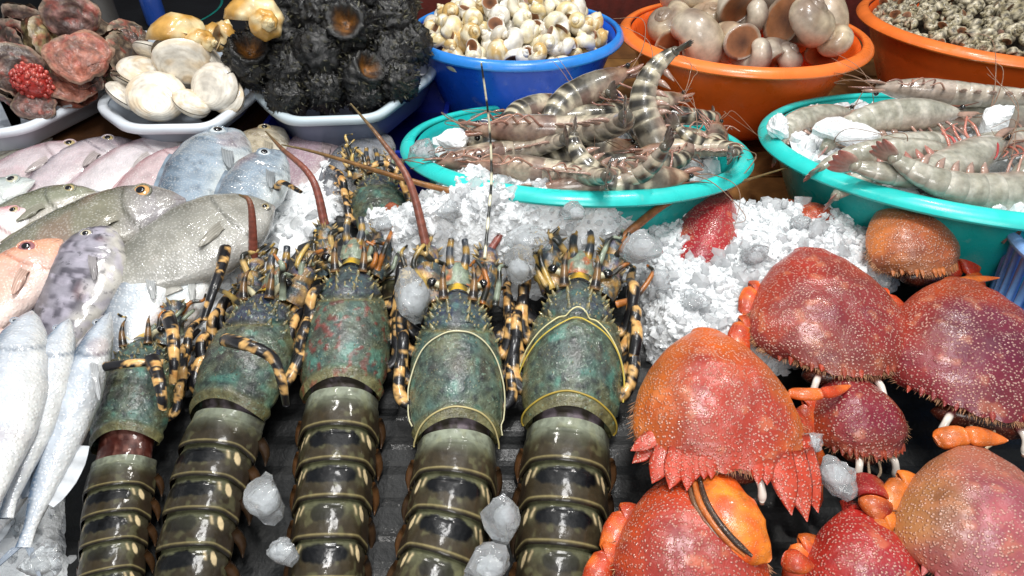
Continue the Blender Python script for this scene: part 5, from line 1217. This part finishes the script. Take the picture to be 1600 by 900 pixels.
blk = [(395, 95, .115, .050, 0, "black spiny shell with a tan opening at the far left of its heap"), (440, 55, .14, .048, 2, None), (455, 110, .105, .046, 1, None), (545, 45, .155, .050, 0, "black spiny shell with a brown opening near the top of its heap"), (500, 25, .165, .050, 1, None), (610, 35, .15, .050, 2, None), (565, 120, .095, .046, 0, "black spiny shell with an amber opening at the front of its tray"),
       (500, 85, .125, .050, 2, None), (610, 90, .11, .048, 1, None), (640, 70, .12, .044, 2, None), (510, 140, .08, .042, 1, None), (620, 125, .085, .042, 2, None), (450, 150, .075, .040, 2, None), (560, 85, .11, .048, 1, None), (470, 5, .175, .048, 2, None), (560, -5, .185, .050, 1, None), (620, 0, .165, .046, 2, None), (420, 40, .14, .042, 1, None), (570, 150, .07, .036, 2, None)]
BLAB = iter(['closed black spiny shell behind the leftmost open one', "closed black spiny shell at the left just above the tray's rim", 'closed black spiny shell left of the top open one', 'closed black spiny shell right of the top open one, beside the blue bowl', 'closed black spiny shell in the middle of the heap, left of centre', 'closed black spiny shell right of the amber open one, upper', "closed black spiny shell at the heap's right end by the blue bowl", 'closed black spiny shell low at the front, left of the amber open one', 'closed black spiny shell low at the front, right of the amber open one', "closed black spiny shell at the tray's front left corner", 'closed black spiny shell directly between the two open ones', 'closed black spiny shell at the top left of the heap', 'closed black spiny shell at the very top of the heap', 'closed black spiny shell at the top right of the heap', 'closed black spiny shell beside the pale yellow conch', 'small closed black spiny shell against the front rim under the amber one'])
for i, (px, py, z, r, k, lab) in enumerate(blk):
    rn = np.random.RandomState(90 + i)
    put("spiny_shell", BKM[k], at(px, py, z), r * 0.86, (rn.uniform(-0.3, 0.3), rn.uniform(-0.4, 0.4), rn.uniform(-0.5, 0.5) if k == 0 else rn.uniform(0, 6.28)), lab or next(BLAB), "spiny shell", "black spiny shells on the clear tray")
# ------------------------------------------------------------------ ice
def shards(name, pts, s0, s1, label, seed=0, m=M_ICE, col=(0.93, 0.955, 0.97)):
    rn = np.random.RandomState(seed); pts = np.asarray(pts, float); n = len(pts)
    S = (s0 + (s1 - s0) * rn.rand(n, 1, 1) ** 2.2) * rn.uniform(0.55, 1.3, (n, 1, 3))
    q = rn.normal(0, 1, (n, 4)); q /= np.linalg.norm(q, axis=1)[:, None]; w, x, y, z = q.T
    Rm = np.stack([np.stack([1 - 2 * (y * y + z * z), 2 * (x * y - z * w), 2 * (x * z + y * w)], -1), np.stack([2 * (x * y + z * w), 1 - 2 * (x * x + z * z), 2 * (y * z - x * w)], -1), np.stack([2 * (x * z - y * w), 2 * (y * z + x * w), 1 - 2 * (x * x + y * y)], -1)], 1)
    V = ICO_V[None] * (1 + rn.uniform(-0.28, 0.28, (n, 12, 1))) * S
    V = np.einsum('nij,nkj->nki', Rm, V) + pts[:, None, :]
    F = (np.array(ICO_F)[None] + (np.arange(n) * 12)[:, None, None]).reshape(-1, 3)
    cv = np.repeat(np.asarray(col)[None] * (0.85 + 0.15 * rn.rand(n, 1) ** 0.6), 12, 0)
    o = obj(name, V.reshape(-1, 3), F.tolist(), m, None, cv, False)
    return tag(o, label, "ice", None, "stuff")
def ice_heap(label, poly_px, zf, seed, n_sh, size=(0.003, 0.008), amp=0.010, step=0.006, base_col=(0.92, 0.945, 0.96)):
    """heap of crushed ice over an area: poly_px = outline (px, py, z), zf(x, y) = height of the heap's top"""
    W = np.array([at(*p)[:2] for p in poly_px]); x0, y0 = W.min(0) - 0.01; x1, y1 = W.max(0) + 0.01
    nx, ny = int((x1 - x0) / step) + 2, int((y1 - y0) / step) + 2
    X, Y = np.meshgrid(np.linspace(x0, x1, nx), np.linspace(y0, y1, ny), indexing='ij')
    def sd(X, Y):       # signed distance, positive inside
        d = np.full(X.shape, 1e9); ins = np.zeros(X.shape, bool)
        for i in range(len(W)):
            a, b = W[i], W[(i + 1) % len(W)]; e = b - a
            t = np.clip(((X - a[0]) * e[0] + (Y - a[1]) * e[1]) / (e @ e), 0, 1)
            d = np.minimum(d, np.hypot(X - a[0] - t * e[0], Y - a[1] - t * e[1]))
            c = ((a[1] > Y) != (b[1] > Y)) & (X < (b[0] - a[0]) * (Y - a[1]) / (b[1] - a[1] + 1e-12) + a[0]); ins ^= c
        return np.where(ins, d, -d)
    D = sd(X, Y)
    def top(X, Y, D):
        P = np.stack([X, Y, 0 * X], -1)
        return zf(X, Y) + amp * fbm(P, 28, seed, 3) - 0.10 * ss(0.03, -0.01, D)
    Z = top(X, Y, D)
    V = np.stack([X, Y, Z], -1).reshape(-1, 3); V = V + 0.0022 * np.stack([noise(V, 230, seed + k) for k in range(3)], -1)
    keep = (D > -0.012).reshape(-1)
    F = [f for f in grid_faces(nx, ny) if all(keep[i] for i in f)]
    o = obj("packed_ice", V, F, M_ICEB, None, base_col, True)
    tag(o, label, "ice", None, "stuff")
    rn = np.random.RandomState(seed + 1); pts = []
    while len(pts) < n_sh:
        xs = rn.uniform(x0, x1, n_sh * 3); ys = rn.uniform(y0, y1, n_sh * 3); d = sd(xs, ys)
        ok = d > -0.006; xs, ys, d = xs[ok], ys[ok], d[ok]
        zs = top(xs, ys, d) + rn.uniform(-0.002, 0.003, len(xs)); pts += list(np.stack([xs, ys, zs], -1))
    k = int(n_sh * 0.9)
    shards("crushed_ice", pts[:k], *size, label.replace("packed", "loose bits of crushed"), seed + 2)
    shards("clear_ice", np.array(pts[k:n_sh]) + [0, 0, 0.001], size[0] * 1.3, size[1] * 1.7, label.replace("packed", "clear wet bits of"), seed + 3, M_CLEAR, (0.96, 0.98, 1.0))

ice_heap("white heap of packed ice between the largest lobster and the crabs", [(985, 350, .01), (1050, 325, .01), (1150, 322, .01), (1230, 325, .01), (1330, 335, .01), (1420, 350, .01), (1440, 420, .0), (1400, 450, .0), (1230, 560, -.02), (1040, 570, -.02), (1000, 520, -.02), (985, 430, .0)],
         lambda X, Y: 0.002 + 0.16 * (Y - 0.55) + 0.012 * np.exp(-((X - 0.30) / 0.08) ** 2), 3, 5000, (0.0018, 0.0065))
ice_heap("white drift of packed ice behind the lobsters' heads", [(560, 330, .03), (700, 300, .03), (860, 300, .03), (1010, 315, .03), (1020, 360, .02), (960, 420, .0), (760, 430, .0), (600, 430, .0), (540, 380, .0)],
         lambda X, Y: np.clip(0.004 + 0.85 * (Y - 0.53), -0.02, 0.078) - 0.04 * ss(-0.04, -0.15, X), 5, 4000, (0.0018, 0.0065))
ice_heap("bed of packed ice under the rows of fish", [(-120, 215, 0), (420, 215, 0), (600, 245, 0), (560, 330, 0), (400, 430, 0), (300, 560, -.03), (110, 640, -.04), (120, 960, -.06), (-200, 960, -.06), (-400, 500, 0)],
         lambda X, Y: -0.062 + 0.17 * (np.clip(Y, 0, 0.75) - 0.384) - 0.02 * ss(0.0, -0.3, X) * 0, 7, 2600, (0.003, 0.009), 0.008, 0.009)
def bowl_ice(label, c, R, h, seed, n, tilt=0.0):
    th = np.linspace(0, 1, 26)[:, None]; a = np.linspace(0, 2 * np.pi, 90, endpoint=False)[None, :]
    V = np.stack([R * th * np.cos(a), R * th * np.sin(a), h * np.ones_like(th * a)], -1); V[..., 2] += 0.010 * fbm(V, 26, seed)
    o = obj("packed_ice", V.reshape(-1, 3), grid_faces(26, 90, cv=True), M_ICEB, None, (0.90, 0.93, 0.95), False); o.location = c; o.rotation_euler = (tilt, 0, 0)
    tag(o, label, "ice", None, "stuff")
    rn = np.random.RandomState(seed); r = R * np.sqrt(rn.rand(n)) * 0.98; t = rn.uniform(0, 6.28, n)
    P = np.stack([r * np.cos(t), r * np.sin(t), 0 * r], -1); P[:, 2] = h + 0.010 * fbm(P, 26, seed) + rn.uniform(-0.002, 0.006, n)
    o = shards("crushed_ice", P, 0.004, 0.011, label.replace("packed", "loose bits of crushed"), seed); o.location = c; o.rotation_euler = (tilt, 0, 0)
bowl_ice("packed ice under the tiger prawns in the turquoise bowl", B_TL, 0.198, -0.018, 11, 900, math.radians(-10))
bowl_ice("packed ice under the pale prawns in the turquoise bowl", B_TR, 0.222, -0.012, 12, 1200, math.radians(-7))
def chunk(label, px, py, z, size, seed, sq=(1, 1, 1), m=None, col=(0.93, 0.96, 0.98)):
    rn = np.random.RandomState(seed)
    V, F = sphere((0, 0, 0), 1.0, 12, 14); D = V.copy()
    pl = rn.normal(0, 1, (11, 3)); pl /= np.linalg.norm(pl, axis=1)[:, None]; off = rn.uniform(0.55, 0.9, 11)
    r = np.ones(len(D)) * 1.2
    for k in range(11):
        dp = D @ pl[k]; r = np.where(dp > 0.05, np.minimum(r, off[k] / np.maximum(dp, 0.05)), r)
    V = D * r[:, None] * size * 0.8 * np.array(sq) + 0.0012 * np.stack([noise(D, 6, seed + k) for k in range(3)], -1)
    o = obj("ice_chunk", V, F, m or M_CHUNK, None, col, False); o.location = at(px, py, z)
    if m is None:
        V2, F2 = sphere((0, 0, 0), size * 0.42, 9, 11); V2 = V2 * np.array(sq) * (1 + 0.35 * noise(V2 / size, 2.5, seed))[:, None]
        obj("cloudy_core", V2, F2, M_ICEB, o, (0.9, 0.93, 0.95))
    return tag(o, label, "ice chunk", "loose chunks of ice")
chunk("large clear ice chunk between the middle lobster and the bluish lobster", 644, 466, 0.028, 0.032, 1, (0.9, 1.1, 1.1))
chunk("clear ice chunk on top beside the largest lobster's left feeler", 822, 378, 0.055, 0.024, 2, (1.1, 1, 0.9))
chunk("clear ice chunk leaning in front of the largest lobster's left feeler", 812, 418, 0.04, 0.026, 3)
chunk("rounded ice lump at the left end of the white ice heap", 1002, 385, 0.045, 0.024, 4, (1.2, 1, 0.9))
chunk("wet ice chunk between the tails of the dark and the middle lobster", 412, 778, -0.03, 0.024, 5, (1, 1.2, 1))
chunk("rough ice chunk between the tails of the bluish and the largest lobster", 788, 806, -0.025, 0.020, 6, (1, 1.2, 1.1))
chunk("ice chunk at the bottom edge between two lobster tails", 764, 886, -0.035, 0.019, 7, (1.2, 1, 1))
chunk("pinkish ice lump between the orange crab and the smooth red crab", 1304, 742, -0.01, 0.020, 8, (1.1, 1.2, 0.9))
chunk("small grey ice chunk under the dark maroon crab", 1268, 692, 0.0, 0.013, 9)
chunk("ice chunk in the left end of the tiger prawn bowl", 664, 240, 0.075, 0.026, 10)
chunk("white ice lump among the tiger prawns at the bowl's left", 706, 222, 0.085, 0.028, 11, m=M_ICEB)
for i_, (px_, py_, z_, r_, lab_) in enumerate(((600, 352, 0.045, 0.014, "small clear ice chunk behind the middle lobster's right feeler"), (700, 330, 0.075, 0.016, "small clear ice chunk on the drift above the bluish lobster's head"), (900, 332, 0.080, 0.015, "small clear ice chunk on the drift above the largest lobster's head"),
        (1085, 470, 0.010, 0.017, "small clear ice chunk in the heap above the orange crab"), (1180, 400, 0.030, 0.018, "clear ice chunk in the middle of the white heap"), (1030, 440, 0.02, 0.015, "small clear ice chunk on the heap beside the largest lobster's legs"), (1250, 352, 0.035, 0.016, "small clear ice chunk at the back of the white heap"), (440, 860, -0.05, 0.016, "small wet ice chunk low between the dark and the middle lobster's tails"), (60, 880, -0.03, 0.018, "clear ice chunk in the bottom left corner under the white fish"))):
    chunk(lab_, px_, py_, z_, r_, 40 + i_, (1.1, 1.0, 0.9))
chunk("white ice lump at the left of the pale prawn bowl", 1215, 198, 0.085, 0.026, 12, m=M_ICEB)
chunk("white slab of ice between the pale prawns at the bowl's left", 1322, 205, 0.085, 0.040, 13, (1.2, 0.8, 0.7), m=M_ICEB)
chunk("white ice chunk between the pale prawns at the bowl's right", 1555, 188, 0.105, 0.026, 14, m=M_ICEB)
